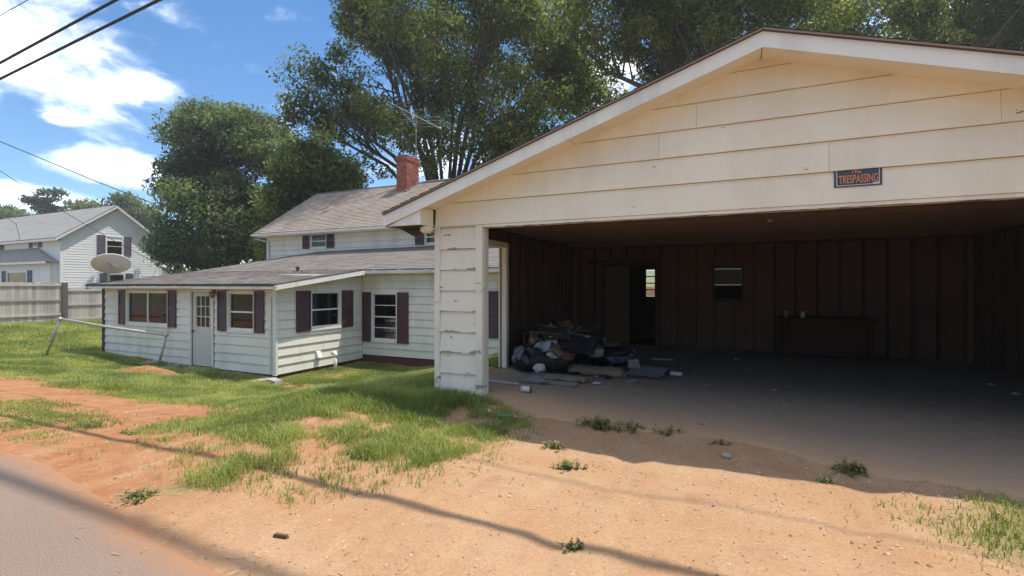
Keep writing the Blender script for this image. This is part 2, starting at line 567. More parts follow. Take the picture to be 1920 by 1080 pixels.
def mk(name, verts, faces, mat, parent=None, smooth=False, tint=None):
    v = np.array(verts, float)
    o_ = np.array([(v[:, 0].min() + v[:, 0].max()) / 2, (v[:, 1].min() + v[:, 1].max()) / 2, v[:, 2].min()])
    me = bpy.data.meshes.new(name)
    me.from_pydata((v - o_).tolist(), [], faces)
    me.update()
    if smooth:
        me.polygons.foreach_set('use_smooth', [True] * len(me.polygons))
    if tint is not None:
        at = me.attributes.new('tint', 'FLOAT', 'POINT'); at.data.foreach_set('value', np.asarray(tint, np.float32))
    me.materials.append(mat)
    ob = bpy.data.objects.new(name, me)
    COL.objects.link(ob)
    WORG[ob.name] = Vector(o_)
    if parent is not None:
        ob.parent = parent
        ob.location = Vector(o_) - WORG[parent.name]
    else:
        ob.location = o_
    return ob


def mk_np(name, V, nper, mat, tint=None, smooth=False):
    """V: (N*nper,3) float; N polygons of nper verts, or nper='blade' (quad+tri on 5 verts)."""
    V = np.asarray(V, np.float32)
    org = np.array([V[:, 0].mean(), V[:, 1].mean(), V[:, 2].min()], np.float32)
    me = bpy.data.meshes.new(name)
    me.vertices.add(len(V)); me.vertices.foreach_set('co', (V - org).ravel())
    if nper == 'blade':
        N = len(V) // 5
        b = (np.arange(N) * 5)[:, None]
        idx = (b + np.array([0, 1, 3, 2, 2, 3, 4])).ravel()
        st = (np.arange(N)[:, None] * 7 + np.array([0, 4])).ravel()
        npoly = 2 * N
    else:
        npoly = len(V) // nper
        idx = np.arange(len(V)); st = np.arange(npoly) * nper
    me.loops.add(len(idx)); me.loops.foreach_set('vertex_index', idx.astype(np.int32))
    me.polygons.add(npoly); me.polygons.foreach_set('loop_start', st.astype(np.int32))
    me.update(calc_edges=True)
    if tint is not None:
        at = me.attributes.new('tint', 'FLOAT', 'POINT'); at.data.foreach_set('value', np.asarray(tint, np.float32))
    me.materials.append(mat)
    return me, org


def empty(name, loc):
    o = bpy.data.objects.new(name, None)
    o.empty_display_size = .2
    COL.objects.link(o); o.location = loc
    WORG[o.name] = Vector(loc)
    return o


def tag(o, label, cat=None, group=None, kind=None):
    if label:
        o['label'] = label
    if cat:
        o['category'] = cat
    if group:
        o['group'] = group
    if kind:
        o['kind'] = kind
    return o


class Wall:
    """local frame: u along the wall, v = height, n = outward."""
    def __init__(s, O, U, N):
        s.O, s.U, s.N = Vector(O), Vector(U), Vector(N)
        s.flip = s.U.cross(Vector((0, 0, 1))).dot(s.N) < 0

    def P(s, u, v, n=0):
        return s.O + s.U * u + Vector((0, 0, v)) + s.N * n

    def hexa(s, g, u0, u1, v0, v1, nb0, nb1, nt0=None, nt1=None, u0t=None, u1t=None):
        nt0 = nb0 if nt0 is None else nt0; nt1 = nb1 if nt1 is None else nt1
        u0t = u0 if u0t is None else u0t; u1t = u1 if u1t is None else u1t
        p = [s.P(u0, v0, nb1), s.P(u1, v0, nb1), s.P(u1, v0, nb0), s.P(u0, v0, nb0),
             s.P(u0t, v1, nt1), s.P(u1t, v1, nt1), s.P(u1t, v1, nt0), s.P(u0t, v1, nt0)]
        if s.flip:
            p = [p[1], p[0], p[3], p[2], p[5], p[4], p[7], p[6]]
        g.poly8(p)
        return g

    def bx(s, name, mat, parent, u0, u1, v0, v1, n0, n1):
        return s.hexa(Geo(), u0, u1, v0, v1, n0, n1).obj(name, mat, parent)


def rect_sub(rects, h):
    out = []
    for (a, b, c, d) in rects:
        if h[1] <= a or h[0] >= b or h[3] <= c or h[2] >= d:
            out.append((a, b, c, d)); continue
        x0, x1 = max(a, h[0]), min(b, h[1])
        if a < h[0]: out.append((a, h[0], c, d))
        if b > h[1]: out.append((h[1], b, c, d))
        if c < h[2]: out.append((x0, x1, c, h[2]))
        if d > h[3]: out.append((x0, x1, h[3], d))
    return out


def wall_core(W, name, mat, parent, u0, u1, v0, v1, n0, n1, holes=()):
    rs = [(u0, u1, v0, v1)]
    for h in holes:
        rs = rect_sub(rs, h)
    g = Geo()
    for r in rs:
        W.hexa(g, r[0], r[1], r[2], r[3], n0, n1)
    return g.obj(name, mat, parent)


def lap_boards(W, parent, mat, u0, u1, zs, holes=(), tb=.031, tt=.004, top=None, maxlen=3.6, name='siding_board', lo=None, hi=None, joined=False, gap=.004):
    """courses between successive zs; top(u) clips the upper edge (sloped wall head); lo/hi(z) clip the ends (gable)."""
    G = Geo() if joined else None
    for z0, z1 in zip(zs[:-1], zs[1:]):
        if top is not None and z0 >= max(top(u0), top(u1)):
            continue
        a, b = u0, u1
        cuts = []
        if not joined and b - a > maxlen:
            x = a + random.uniform(.5, 1) * maxlen
            while x < b - .5:
                cuts.append(x); x += maxlen
        segs = []
        prev = a
        for c in cuts + [b]:
            segs.append((prev + (.0015 if prev > a else 0), c - (.0015 if c < b else 0), z0, z1)); prev = c
        for h in holes:
            segs = rect_sub(segs, h)
        for (p, q, c, d) in segs:
            if not joined and d == z1 and d - c > .1:
                d -= gap
            if q - p < .01 or d - c < .008:
                continue
            jb = random.uniform(-.0015, .0025)
            th = lambda z: tb + (tt - tb) * (z - z0) / (z1 - z0) + jb
            g = G or Geo()
            p0, q0, p1, q1 = p, q, p, q
            if lo is not None:
                p0, p1 = max(p, lo(c)), max(p, lo(d)); q0, q1 = min(q, hi(c)), min(q, hi(d))
                if q0 - p0 < .02:
                    continue
                if q1 - p1 < .01:
                    p1 = q1 = (p1 + q1) / 2; p1 -= .005; q1 += .005
            if top is not None:
                da, db = min(d, top(p)), min(d, top(q))
                if da <= c + .004 and db <= c + .004:
                    continue
                da, db = max(da, c + .004), max(db, c + .004)
                pts = [W.P(p, c, th(c)), W.P(q, c, th(c)), W.P(q, c, .001), W.P(p, c, .001), W.P(p, da, th(da)), W.P(q, db, th(db)), W.P(q, db, .001), W.P(p, da, .001)]
                if W.flip:
                    pts = [pts[i] for i in (1, 0, 3, 2, 5, 4, 7, 6)]
                g.poly8(pts)
            else:
                W.hexa(g, p0, q0, c, d, .001, th(c), .001, th(d), p1, q1)
            if not joined:
                g.obj(name, mat, parent)
    if joined:
        o = G.obj(name, mat, parent); o['kind'] = 'stuff'
        return o


def shutter(W, parent, mat, u0, u1, v0, v1, n=.033, louv=True):
    g = Geo()
    w = u1 - u0; st = min(.055, w * .18)
    W.hexa(g, u0, u0 + st, v0, v1, n, n + .03)
    W.hexa(g, u1 - st, u1, v0, v1, n, n + .03)
    mid = (v0 + v1) / 2
    for (a, b) in ((v0, v0 + .07), (mid - .04, mid + .04), (v1 - .07, v1)):
        W.hexa(g, u0 + st, u1 - st, a, b, n + .001, n + .028)
    for (a, b) in ((v0 + .07, mid - .04), (mid + .04, v1 - .07)):
        k = max(3, int((b - a) / .045))
        for i in range(k):
            c, d = a + (b - a) * i / k, a + (b - a) * (i + 1) / k
            W.hexa(g, u0 + st, u1 - st, c, d, n + .002, n + .026, n + .002, n + .010)
    return g.obj('shutter', mat, parent)


def window(W, parent, mat, u0, u1, v0, v1, rails=(.5,), muntins=(), vert=(), case=.045, sill=True, depth=.09):
    """casing + sash frame; every light is its own pane."""
    g = Geo()
    for r in ((u0 - case, u0, v0 - case, v1 + case), (u1, u1 + case, v0 - case, v1 + case), (u0, u1, v1, v1 + case), (u0, u1, v0 - case, v0)):
        W.hexa(g, *r, -depth, .045)
    win = g.obj('window', mat, parent)
    s = .028
    g = Geo()
    W.hexa(g, u0, u0 + s, v0, v1, -.05, .012); W.hexa(g, u1 - s, u1, v0, v1, -.05, .012)
    W.hexa(g, u0 + s, u1 - s, v1 - s, v1, -.05, .012); W.hexa(g, u0 + s, u1 - s, v0, v0 + s * 1.3, -.05, .012)
    g.obj('sash', mat, win)
    H = v1 - v0
    rows = [v0 + s * 1.3] + [v0 + H * r for r in rails] + [v1 - s]
    for r in rails:
        W.bx('meeting_rail', mat, win, u0 + s, u1 - s, v0 + H * r - .02, v0 + H * r + .02, -.045, .008)
    for r in muntins:
        W.bx('muntin', mat, win, u0 + s, u1 - s, v0 + H * r - .011, v0 + H * r + .011, -.04, .004)
    for r in vert:
        uu = u0 + (u1 - u0) * r
        W.bx('mullion', mat, win, uu - .02, uu + .02, v0 + s * 1.3, v1 - s, -.045, .008)
    xs = [u0 + s] + [u0 + (u1 - u0) * r for r in vert] + [u1 - s]
    ys = sorted(rows + [v0 + H * r for r in muntins])
    for i in range(len(xs) - 1):
        for j in range(len(ys) - 1):
            W.bx('pane', M_glass, win, xs[i] + .001, xs[i + 1] - .001, ys[j] + .001, ys[j + 1] - .001, -.030 - .004 * (j % 2), -.026 - .004 * (j % 2))
    if sill:
        W.bx('sill', mat, win, u0 - case - .02, u1 + case + .02, v0 - case - .035, v0 - case - .001, .0, .055)
    return win


def shingle_sheet(name, A, B, C, D, n, mat, parent, tab=.33, lift=.012, thick=.03):
    """A-B eave, D-C upper edge (points). courses of tabs, one mesh."""
    A, B, C, D = (Vector(p) for p in (A, B, C, D))
    N = (B - A).cross(D - A).normalized()
    if N.z < 0:
        N = -N
    V, Fc, T = [], [], []

    def add(pts, tv):
        b = len(V); V.extend(tuple(p) for p in pts); T.extend([tv] * len(pts)); Fc.append(tuple(range(b, b + len(pts))))
    for i in range(n):
        t0, t1 = i / n, min(1, (i + 1) / n)
        L0, R0, L1, R1 = A.lerp(D, t0), B.lerp(C, t0), A.lerp(D, t1), B.lerp(C, t1)
        w = (R0 - L0).length; k = max(1, int(w / tab)); off = (i % 2) * .5
        xs = [0] + [(j + off) / k for j in range(k + 1) if 0 < (j + off) / k < 1] + [1]
        row = random.uniform(-.1, .1)
        for a, b in zip(xs[:-1], xs[1:]):
            l = lift + random.uniform(-.003, .005)
            g = min(.006 / max(w, .1), (b - a) * .2)
            p = [L0.lerp(R0, a) + N * l, L0.lerp(R0, b - g) + N * l, L1.lerp(R1, b - g) + N * .001, L1.lerp(R1, a) + N * .001]
            tv = min(1, max(0, .5 + row + random.uniform(-.35, .35)))
            add(p, tv)
            add([p[1], p[0], L0.lerp(R0, a) - N * .004, L0.lerp(R0, b - g) - N * .004], tv * .6)
    # deck below
    base = [A, B, C, D]
    add([p - N * .005 for p in base], .1)
    add([p - N * thick for p in reversed(base)], .1)
    for i in range(4):
        p, q = base[i], base[(i + 1) % 4]
        add([p - N * thick, q - N * thick, q - N * .005, p - N * .005], .1)
    o = mk(name, V, Fc, mat, parent, tint=T)
    return o


# ================================================================== GROUND
def axis(lo, hi, step, far, grow=1.22):
    a = list(np.arange(lo, hi + 1e-6, step))
    s = step; x = a[-1]
    while x < far:
        s *= grow; x += s; a.append(x)
    s = step; x = a[0]; pre = []
    while x > -far:
        s *= grow; x -= s; pre.append(x)
    return np.array(pre[::-1] + a)


def poly_px(pts):
    return np.array([onG(x, y)[:2] for x, y in pts])


def in_poly(P, X, Y):
    c = np.zeros(X.shape, bool)
    n = len(P)
    for i in range(n):
        x0, y0 = P[i]; x1, y1 = P[(i + 1) % n]
        k = ((y0 > Y) != (y1 > Y)) & (X < (x1 - x0) * (Y - y0) / (y1 - y0 + 1e-12) + x0)
        c ^= k
    return c


# grass areas (outlined on the photograph, laid on the ground)
GR = []   # polygon, cover
GR.append((poly_px([(150, 706), (110, 722), (250, 748), (330, 757), (420, 757), (455, 770), (415, 782), (360, 782), (312, 797), (330, 818), (372, 830), (368, 850), (420, 862),
                    (345, 880), (322, 912), (372, 924), (455, 926), (500, 930), (520, 890), (560, 878), (610, 880), (632, 912), (700, 912), (752, 892), (815, 872), (930, 838),
                    (958, 800), (930, 770), (905, 748), (822, 735), (818, 690), (690, 676), (525, 704), (515, 708), (400, 692), (350, 690), (205, 664), (200, 660)]), 1.0))
GR.append((np.array([(-70, 25), (-70, 4.6), (-30, 4.5), (-17, 4.3), (-14, 4.35), (-11.5, 5.1), (-11.0, 6), (-10.4, 8.2), (-18.1, 8.2), (-18.4, 25)]), .95))
GR.append((poly_px([(0, 752), (90, 752), (125, 772), (180, 795), (120, 812), (60, 838), (0, 815)]), .62))
GR.append((poly_px([(100, 842), (150, 846), (170, 872), (120, 868)]), .5))
GR.append((np.array([(-9.9, 8.2), (-9.9, 11.3), (-4.2, 11.3), (-4.0, 6.0), (-6, 5.6)]), 1.0))
GR.append((poly_px([(1690, 962), (1800, 940), (1900, 925), (2050, 930), (2100, 1075), (1900, 1074), (1810, 1010), (1730, 985)]), .7))
GR.append((np.array([(-90, -7.5), (90, -7.5), (120, -80), (-120, -80)]), .9))
GR.append((np.array([(-12, 13), (60, 12.9), (90, 120), (-120, 120), (-70, 25), (-18.4, 20.9), (-5, 20.9), (-5, 13)]), .9))
GR.append((np.array([(4.9, 12.9), (4.9, 4.4), (70, 2), (70, 12.9)]), .9))
BARE = [np.array([(-14.6, 7.5), (-14.0, 6.9), (-13.0, 6.8), (-12.2, 7.1), (-12.0, 7.6), (-13.2, 7.75)]), poly_px([(525, 778), (575, 772), (572, 790), (530, 792)]), poly_px([(700, 776), (760, 782), (820, 800), (750, 800), (690, 792)]),
        poly_px([(440, 845), (485, 832), (492, 852), (450, 862)])]


def grass_cover(X, Y):
    X = np.asarray(X, float); Y = np.asarray(Y, float)
    shp = X.shape; X = X.ravel(); Y = Y.ravel()
    jx0 = X + (fbm(X * 2.2, Y * 2.2, 11) - .5) * .7; jy0 = Y + (fbm(X * 2.2, Y * 2.2, 21) - .5) * .7
    tot = np.zeros(len(X))
    K = [(0, 0), (.16, .05), (-.12, .14), (-.06, -.17), (.1, -.12), (-.3, .02), (.28, .16), (.05, .33), (-.02, -.32)]
    nA, nB = fbm(X * 8, Y * 8, 15, 2) - .5, fbm(X * 8, Y * 8, 25, 2) - .5
    for ox, oy in K:
        jx, jy = jx0 + ox + nA * .3, jy0 + oy + nB * .3
        g = np.zeros(len(X))
        for P, d in GR:
            mn, mx = P.min(0), P.max(0)
            w = np.nonzero((jx > mn[0]) & (jx < mx[0]) & (jy > mn[1]) & (jy < mx[1]))[0]
            if len(w):
                g[w] = np.maximum(g[w], in_poly(P, jx[w], jy[w]) * d)
        for P in BARE:
            g = np.where(in_poly(P, jx, jy), g * .1, g)
        tot += g
    g = tot / len(K)
    clump = fbm(X * 1.5, Y * 1.5, 31, 4); fine = fbm(X * 6, Y * 6, 37, 3)
    g = g * np.clip((clump - .30) * 4.2 + (fine - .5) * 1.6 + .27 + .3 * sstep(-9, -12, X) + .35 * sstep(6.2, 7.6, Y), 0.02, 1)
    g = np.where(Y - road_edge(X) < .05, np.where(Y < -7, g, 0), g)
    return g.reshape(shp)


gx = axis(-13.0, 4.0, .085, 420)
gy = axis(-.6, 9.0, .085, 420)
GX, GY = np.meshgrid(gx, gy)
GZ = ground_h(GX, GY)
GC = grass_cover(GX, GY)
nxg, nyg = len(gx), len(gy)
me = bpy.data.meshes.new('ground')
me.vertices.add(nxg * nyg)
me.vertices.foreach_set('co', np.stack([GX, GY, GZ], -1).astype(np.float32).ravel())
ii = (np.arange(nyg - 1)[:, None] * nxg + np.arange(nxg - 1)[None, :]).ravel()
quads = np.stack([ii, ii + 1, ii + nxg + 1, ii + nxg], -1)
me.loops.add(quads.size); me.loops.foreach_set('vertex_index', quads.ravel().astype(np.int32))
me.polygons.add(len(quads)); me.polygons.foreach_set('loop_start', (np.arange(len(quads)) * 4).astype(np.int32))
me.update(calc_edges=True)
me.polygons.foreach_set('use_smooth', np.ones(len(quads), bool))
for nm, arr in (('grass', GC), ('pale', sstep(-5.5, -1.2, GX + .8 * (fbm(GX, GY, 44) - .5)) * (1 - .55 * sstep(1.5, 3.5, GX)))):
    at = me.attributes.new(nm, 'FLOAT', 'POINT'); at.data.foreach_set('value', arr.astype(np.float32).ravel())
me.materials.append(M_ground)
ground = bpy.data.objects.new('ground', me)
COL.objects.link(ground)
tag(ground, 'bare orange clay and sandy yard with grassy soil patches', kind='structure')

# road
rx = np.concatenate([np.arange(-120, -12, 3.), np.arange(-12, 3, .09), np.arange(3, 120, 3.)])
edge = road_edge(rx) + np.where(np.abs(rx + 4) < 10, (fbm(rx * 1.3, rx * 0 + 3, 8) - .5) * .12 + (fbm(rx * 6, rx * 0 + 7, 9) - .5) * .06, 0)
rows = [0, .04, .1, .2, .35, .5, .8, 1.2, 2.4, 7.0]
V, Fc, dust = [], [], []
for j, d in enumerate(rows):
    for i, x in enumerate(rx):
        y = edge[i] - d if j < len(rows) - 1 else -6.6
        V.append((x, y, (-.022 if j == 0 else .0) + .0)); dust.append(float(np.interp(d, [0, .06, .2, .5, 1.2], [1.15, .85, .42, .22, .1])))
for j in range(len(rows) - 1):
    for i in range(len(rx) - 1):
        a = j * len(rx) + i
        Fc.append((a, a + len(rx), a + len(rx) + 1, a + 1))
road = mk('road', V, Fc, M_road, smooth=True)
at = road.data.attributes.new('dust', 'FLOAT', 'POINT'); at.data.foreach_set('value', np.array(dust, np.float32))
tag(road, 'worn grey asphalt lane with a crumbling dusty edge', kind='structure')

# garage slab
sx = np.arange(-3.72, 4.305, .09)
se = slab_edge(sx) + (fbm(sx * 3, sx * 0, 12) - .5) * .16 + (fbm(sx * 11, sx * 0, 13) - .5) * .05
V, Fc, dust = [], [], []
srow = [0, .03, .12, .3, .6, 1.2, 2.5, 7.2]
for j, d in enumerate(srow):
    for i, x in enumerate(sx):
        y = se[i] + d if j < len(srow) - 1 else 12.15
        V.append((x, y, -.06 if j == 0 else (-.006 if j == 1 else 0.)))
        base = float(np.interp(d, [0, .2, .7, 1.6], [.95, .75, .5, .12]))
        base += float(np.interp(x, [-3.7, -2.2, -1], [.5, .3, 0])) * float(np.interp(y, [5.5, 7.2], [1, 0]))
        dust.append(base)
for j in range(len(srow) - 1):
    for i in range(len(sx) - 1):
        a = j * len(sx) + i
        Fc.append((a, a + 1, a + len(sx) + 1, a + len(sx)))
slab = mk('garage_floor', V, Fc, M_slab)
at = slab.data.attributes.new('dust', 'FLOAT', 'POINT'); at.data.foreach_set('value', np.array(dust, np.float32))
tag(slab, 'stained grey brown concrete floor slab of the garage', kind='structure')

# ================================================================== GARAGE
YG, XL, XR, YB = 5.74, -3.79, 4.37, 12.2
XO, HO = -3.05, 2.30                # opening left edge, head height
XPK = .29
SL = .328
YF = 5.36                           # rake overhang plane
ZAP = 4.03                          # roof top at the ridge
garage = tag(empty('garage', ((XL + XR) / 2, 9, 0)), 'open-fronted cream clapboard garage with a low gable roof and peeling corner pier', 'garage')
WF = Wall((0, YG, 0), (1, 0, 0), (0, -1, 0))
XO2 = 3.65
zw = lambda x: ZAP - .13 - SL * abs(x - XPK)          # wall head under the rake soffit
# core
g = Geo()
WF.hexa(g, XL, XO, .0, HO, -.11, 0); WF.hexa(g, XO2, XR, 0., HO, -.11, 0)
g.prism([WF.P(XL, HO, 0), WF.P(XR, HO, 0), WF.P(XR, zw(XR), 0), WF.P(XPK, zw(XPK), 0), WF.P(XL, zw(XL), 0)], (0, .11, 0))
fw = g.obj('front_wall', M_sheath, garage)
lo = lambda z: XL if z < zw(XL) else XPK - (zw(XPK) - z) / SL
hi = lambda z: XR if z < zw(XR) else XPK + (zw(XPK) - z) / SL
# boards on the pier (between corner trim and jamb trim)
zs = [-.03 + .0] + [.262 + .2865 * k for k in range(7)] + [HO - .02]
zs = [z for z in zs if z < HO - .01] + [HO]
zs = sorted(set(round(z, 4) for z in zs))
lap_boards(WF, fw, M_creampeel, XL + .075, XO - .095, zs, tb=.030)
lap_boards(WF, fw, M_creampeel, XO2 + .095, XR - .075, zs, tb=.030)
WF.bx('corner_board', M_creampeel, fw, XL - .012, XL + .073, -.03, HO, .001, .034)
WF.bx('corner_board', M_creampeel, fw, XR - .073, XR + .012, -.03, HO, .001, .031)
WF.bx('jamb_casing', M_creampeel, fw, XO - .093, XO + .012, -.02, HO - .005, .001, .034)
WF.bx('jamb_casing', M_creampeel, fw, XO2 - .012, XO2 + .093, -.02, HO - .005, .001, .034)
# jamb linings and header lining
WF.bx('jamb', M_creampeel, fw, XO + .001, XO + .022, -.01, HO - .006, -.125, -.001)
WF.bx('header_lining', M_creampeel, fw, XO + .014, XO2 - .014, HO - .04, HO - .002, -.118, .022)
# gable boards
zg = [HO + .001, 2.625, 2.935, 3.235, 3.515, 3.79, 4.1]
for z0, z1 in zip(zg[:-1], zg[1:]):
    a0, b0 = lo(z0), hi(z0); z1 = min(z1, zw(XPK) - .006)
    z1 -= .005
    a1, b1 = lo(z1), hi(z1)
    splits = {HO + .001: [], 2.625: [.9], 2.935: [-.75, 2.2], 3.235: [-.35], 3.515: [], 3.79: []}[z0]
    xs = [None] + splits + [None]
    for p, q in zip(xs[:-1], xs[1:]):
        g = Geo()
        u0, u0t = (a0, a1) if p is None else (p + .0015, p + .0015)
        u1, u1t = (b0, b1) if q is None else (q - .0015, q - .0015)
        # a board that dips under the rake: five-sided front
        tb, tt = .033 + random.uniform(-.002, .002), .007
        nn = lambda z: tb + (tt - tb) * (z - z0) / max(.01, z1 - z0)
        pts = [(u0, z0), (u1, z0)]
        if q is None and zw(XR) > z0 and zw(XR) < z1:
            pts.append((XR, zw(XR)))
        pts += [(u1t, z1), (u0t, z1)]
        if p is None and zw(XL) > z0 and zw(XL) < z1:
            pts.append((XL, zw(XL)))
        k = len(pts)
        g.v = [tuple(WF.P(u, z, nn(z))) for u, z in pts] + [tuple(WF.P(u, z, .001)) for u, z in pts]
        g.f = [tuple(range(k)), tuple(range(2 * k - 1, k - 1, -1))] + [((i + 1) % k, i, k + i, k + (i + 1) % k) for i in range(k)]
        g.obj('siding_board', M_cream, fw)
# left wall with the side doorway
WLft = Wall((XL, 0, 0), (0, 1, 0), (-1, 0, 0))
SD0, SD1, SDH = 6.12, 7.80, 2.155
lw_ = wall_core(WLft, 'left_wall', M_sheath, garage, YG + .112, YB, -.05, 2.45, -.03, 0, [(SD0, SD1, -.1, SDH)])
lap_boards(WLft, lw_, M_cream, YG + .0, YB, [-.03 + .287 * k for k in range(9)] + [2.45], [(SD0 - .1, SD1 + .1, -.1, SDH + .1)])
for y in np.arange(8.05, 12.1, .406):
    Geo().box(XL + .031, XL + .12, y, y + .038, 0, 2.41).obj('stud', M_intwood, lw_)
g = Geo()
Geo().box(XL - .03, XL + .125, SD1 + .001, SD1 + .10, 0.0, SDH + .09).obj('door_post', M_cream, lw_)
Geo().box(XL - .03, XL + .125, SD0 - .1, SD0 - .001, 0.0, SDH + .09).obj('door_post', M_cream, lw_)
Geo().box(XL - .03, XL + .125, SD0, SD1, SDH, SDH + .09).obj('door_header', M_cream, lw_)
Geo().box(XL + .031, XL + .12, YG + .13, YB - .01, 2.411, 2.45).obj('top_plate', M_intwood, lw_)
# right wall
WRt = Wall((XR, 0, 0), (0, 1, 0), (1, 0, 0))
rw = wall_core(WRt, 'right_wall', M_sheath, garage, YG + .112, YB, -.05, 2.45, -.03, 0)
for y in np.arange(6.0, 12.1, .406):
    Geo().box(XR - .12, XR - .031, y, y + .038, 0, 2.41).obj('stud', M_intwood, rw)
Geo().box(XR - .12, XR - .031, YG + .13, YB - .01, 2.411, 2.45).obj('top_plate', M_intwood, rw)
# back wall: doorway and window
WBk = Wall((0, YB, 0), (1, 0, 0), (0, -1, 0))
dA, dT = onY(1133, 498, YB); dB, _ = onY(1228, 498, YB)
dM, _ = onY(1179, 498, YB)
wA, wT = onY(1340, 503, YB); wB, wBt = onY(1390, 560, YB)
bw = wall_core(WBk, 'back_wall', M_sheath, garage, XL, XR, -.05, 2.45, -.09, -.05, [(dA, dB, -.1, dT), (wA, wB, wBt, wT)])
for k, x in enumerate(np.arange(XL + .15, XR - .1, .41)):
    if dA - .05 < x < dB + .02:
        WBk.bx('stud', M_intwood, bw, x, x + .045, dT + .13, 2.41, -.049, .04)
    elif wA - .05 < x < wB + .02:
        WBk.bx('stud', M_intwood, bw, x, x + .045, wT + .08, 2.41, -.049, .04)
        WBk.bx('stud', M_intwood, bw, x, x + .045, 0, wBt - .08, -.049, .04)
    else:
        WBk.bx('stud', M_intwood, bw, x, x + .045, 0, 2.41, -.049, .04)
WBk.bx('top_plate', M_intwood, bw, XL + .125, XR - .125, 2.411, 2.45, -.049, .04)
WBk.bx('door_header', M_intwood, bw, dA - .42, dB + .04, dT, dT + .125, -.048, .045)
for a, b in ((dA - .06, dA - .001), (dB + .001, dB + .05)):
    WBk.bx('door_jamb', M_intwood, bw, a, b, 0, dT - .001, -.10, .046)
WBk.bx('sliding_panel', M_ply, bw, dA + .002, dM, 0.01, dT - .02, -.085, -.06)
for r in ((wA - .05, wB + .05, wT + .001, wT + .075), (wA - .05, wB + .05, wBt - .075, wBt - .001), (wA - .05, wA - .001, wBt, wT), (wB + .001, wB + .05, wBt, wT)):
    WBk.bx('window_trim', M_intwood, bw, *r, -.10, .043)
WBk.bx('roller_shade', plain('shade_cloth', (.10, .11, .08), .8), bw, wA + .004, wB - .004, (wT + wBt) / 2 - .02, wT - .03, -.075, -.070)
WBk.bx('window_pane', M_glass, bw, wA + .001, wB - .001, (wT + wBt) / 2 - .05, wT - .001, -.088, -.084)
# back room behind it
YR = 15.0
WRm = Wall((0, YR, 0), (1, 0, 0), (0, -1, 0))
rA, rT = onY(1211, 506, YR); rB = rA + .95; _, rBt = onY(1211, 556, YR)
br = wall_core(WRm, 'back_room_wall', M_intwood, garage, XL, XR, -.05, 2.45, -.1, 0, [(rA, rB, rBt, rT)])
for i in range(4):
    a, b = rBt + (rT - rBt) * i / 4, rBt + (rT - rBt) * (i + 1) / 4
    for j in range(3):
        c, d = rA + (rB - rA) * j / 3, rA + (rB - rA) * (j + 1) / 3
        WRm.bx('pane', M_glass, br, c + .012, d - .012, a + .016, b - .016, -.05, -.045)
    if i:
        WRm.bx('muntin', M_intwood, br, rA, rB, a - .016, a + .016, -.07, -.03)
for j in (1, 2):
    c = rA + (rB - rA) * j / 3
    WRm.bx('muntin', M_intwood, br, c - .012, c + .012, rBt, rT, -.072, -.068)
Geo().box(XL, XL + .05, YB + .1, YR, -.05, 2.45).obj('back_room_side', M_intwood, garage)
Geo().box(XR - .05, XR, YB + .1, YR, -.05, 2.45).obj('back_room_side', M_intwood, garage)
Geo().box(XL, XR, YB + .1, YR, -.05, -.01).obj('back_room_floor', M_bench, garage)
Geo().box(XL, XL + .028, YG + .112, YR + .09, 2.452, 2.64).obj('rim_board', M_joist, garage)
Geo().box(XR - .028, XR, YG + .112, YR + .09, 2.452, 2.64).obj('rim_board', M_joist, garage)
# ceiling joists and deck
for y in np.arange(6.2, 12.1, .61):
    Geo().box(XL + .03, XR - .03, y, y + .04, 2.452, 2.60).obj('ceiling_joist', M_joist, garage)
Geo().box(XL + .03, XR - .03, YG + .115, YR + .09, 2.602, 2.625).obj('ceiling_deck', M_intwood, garage)
Geo().box(XL, XR, YB + .095, YR + .1, 2.46, 2.598).obj('back_room_ceiling', M_joist, garage)
# roof planes
ZE = lambda x: ZAP - SL * abs(x - XPK)
EXL, EXR = -4.42, 5.0
for nm, xe in (('roof', EXL), ('roof', EXR)):
    A = (xe, YF - .03, ZE(xe)); B = (xe, YR + .4, ZE(xe)); C = (XPK, YR + .4, ZAP); D = (XPK, YF - .03, ZAP)
    r = shingle_sheet(nm, A, B, C, D, 30, M_shingle, garage, thick=.022)
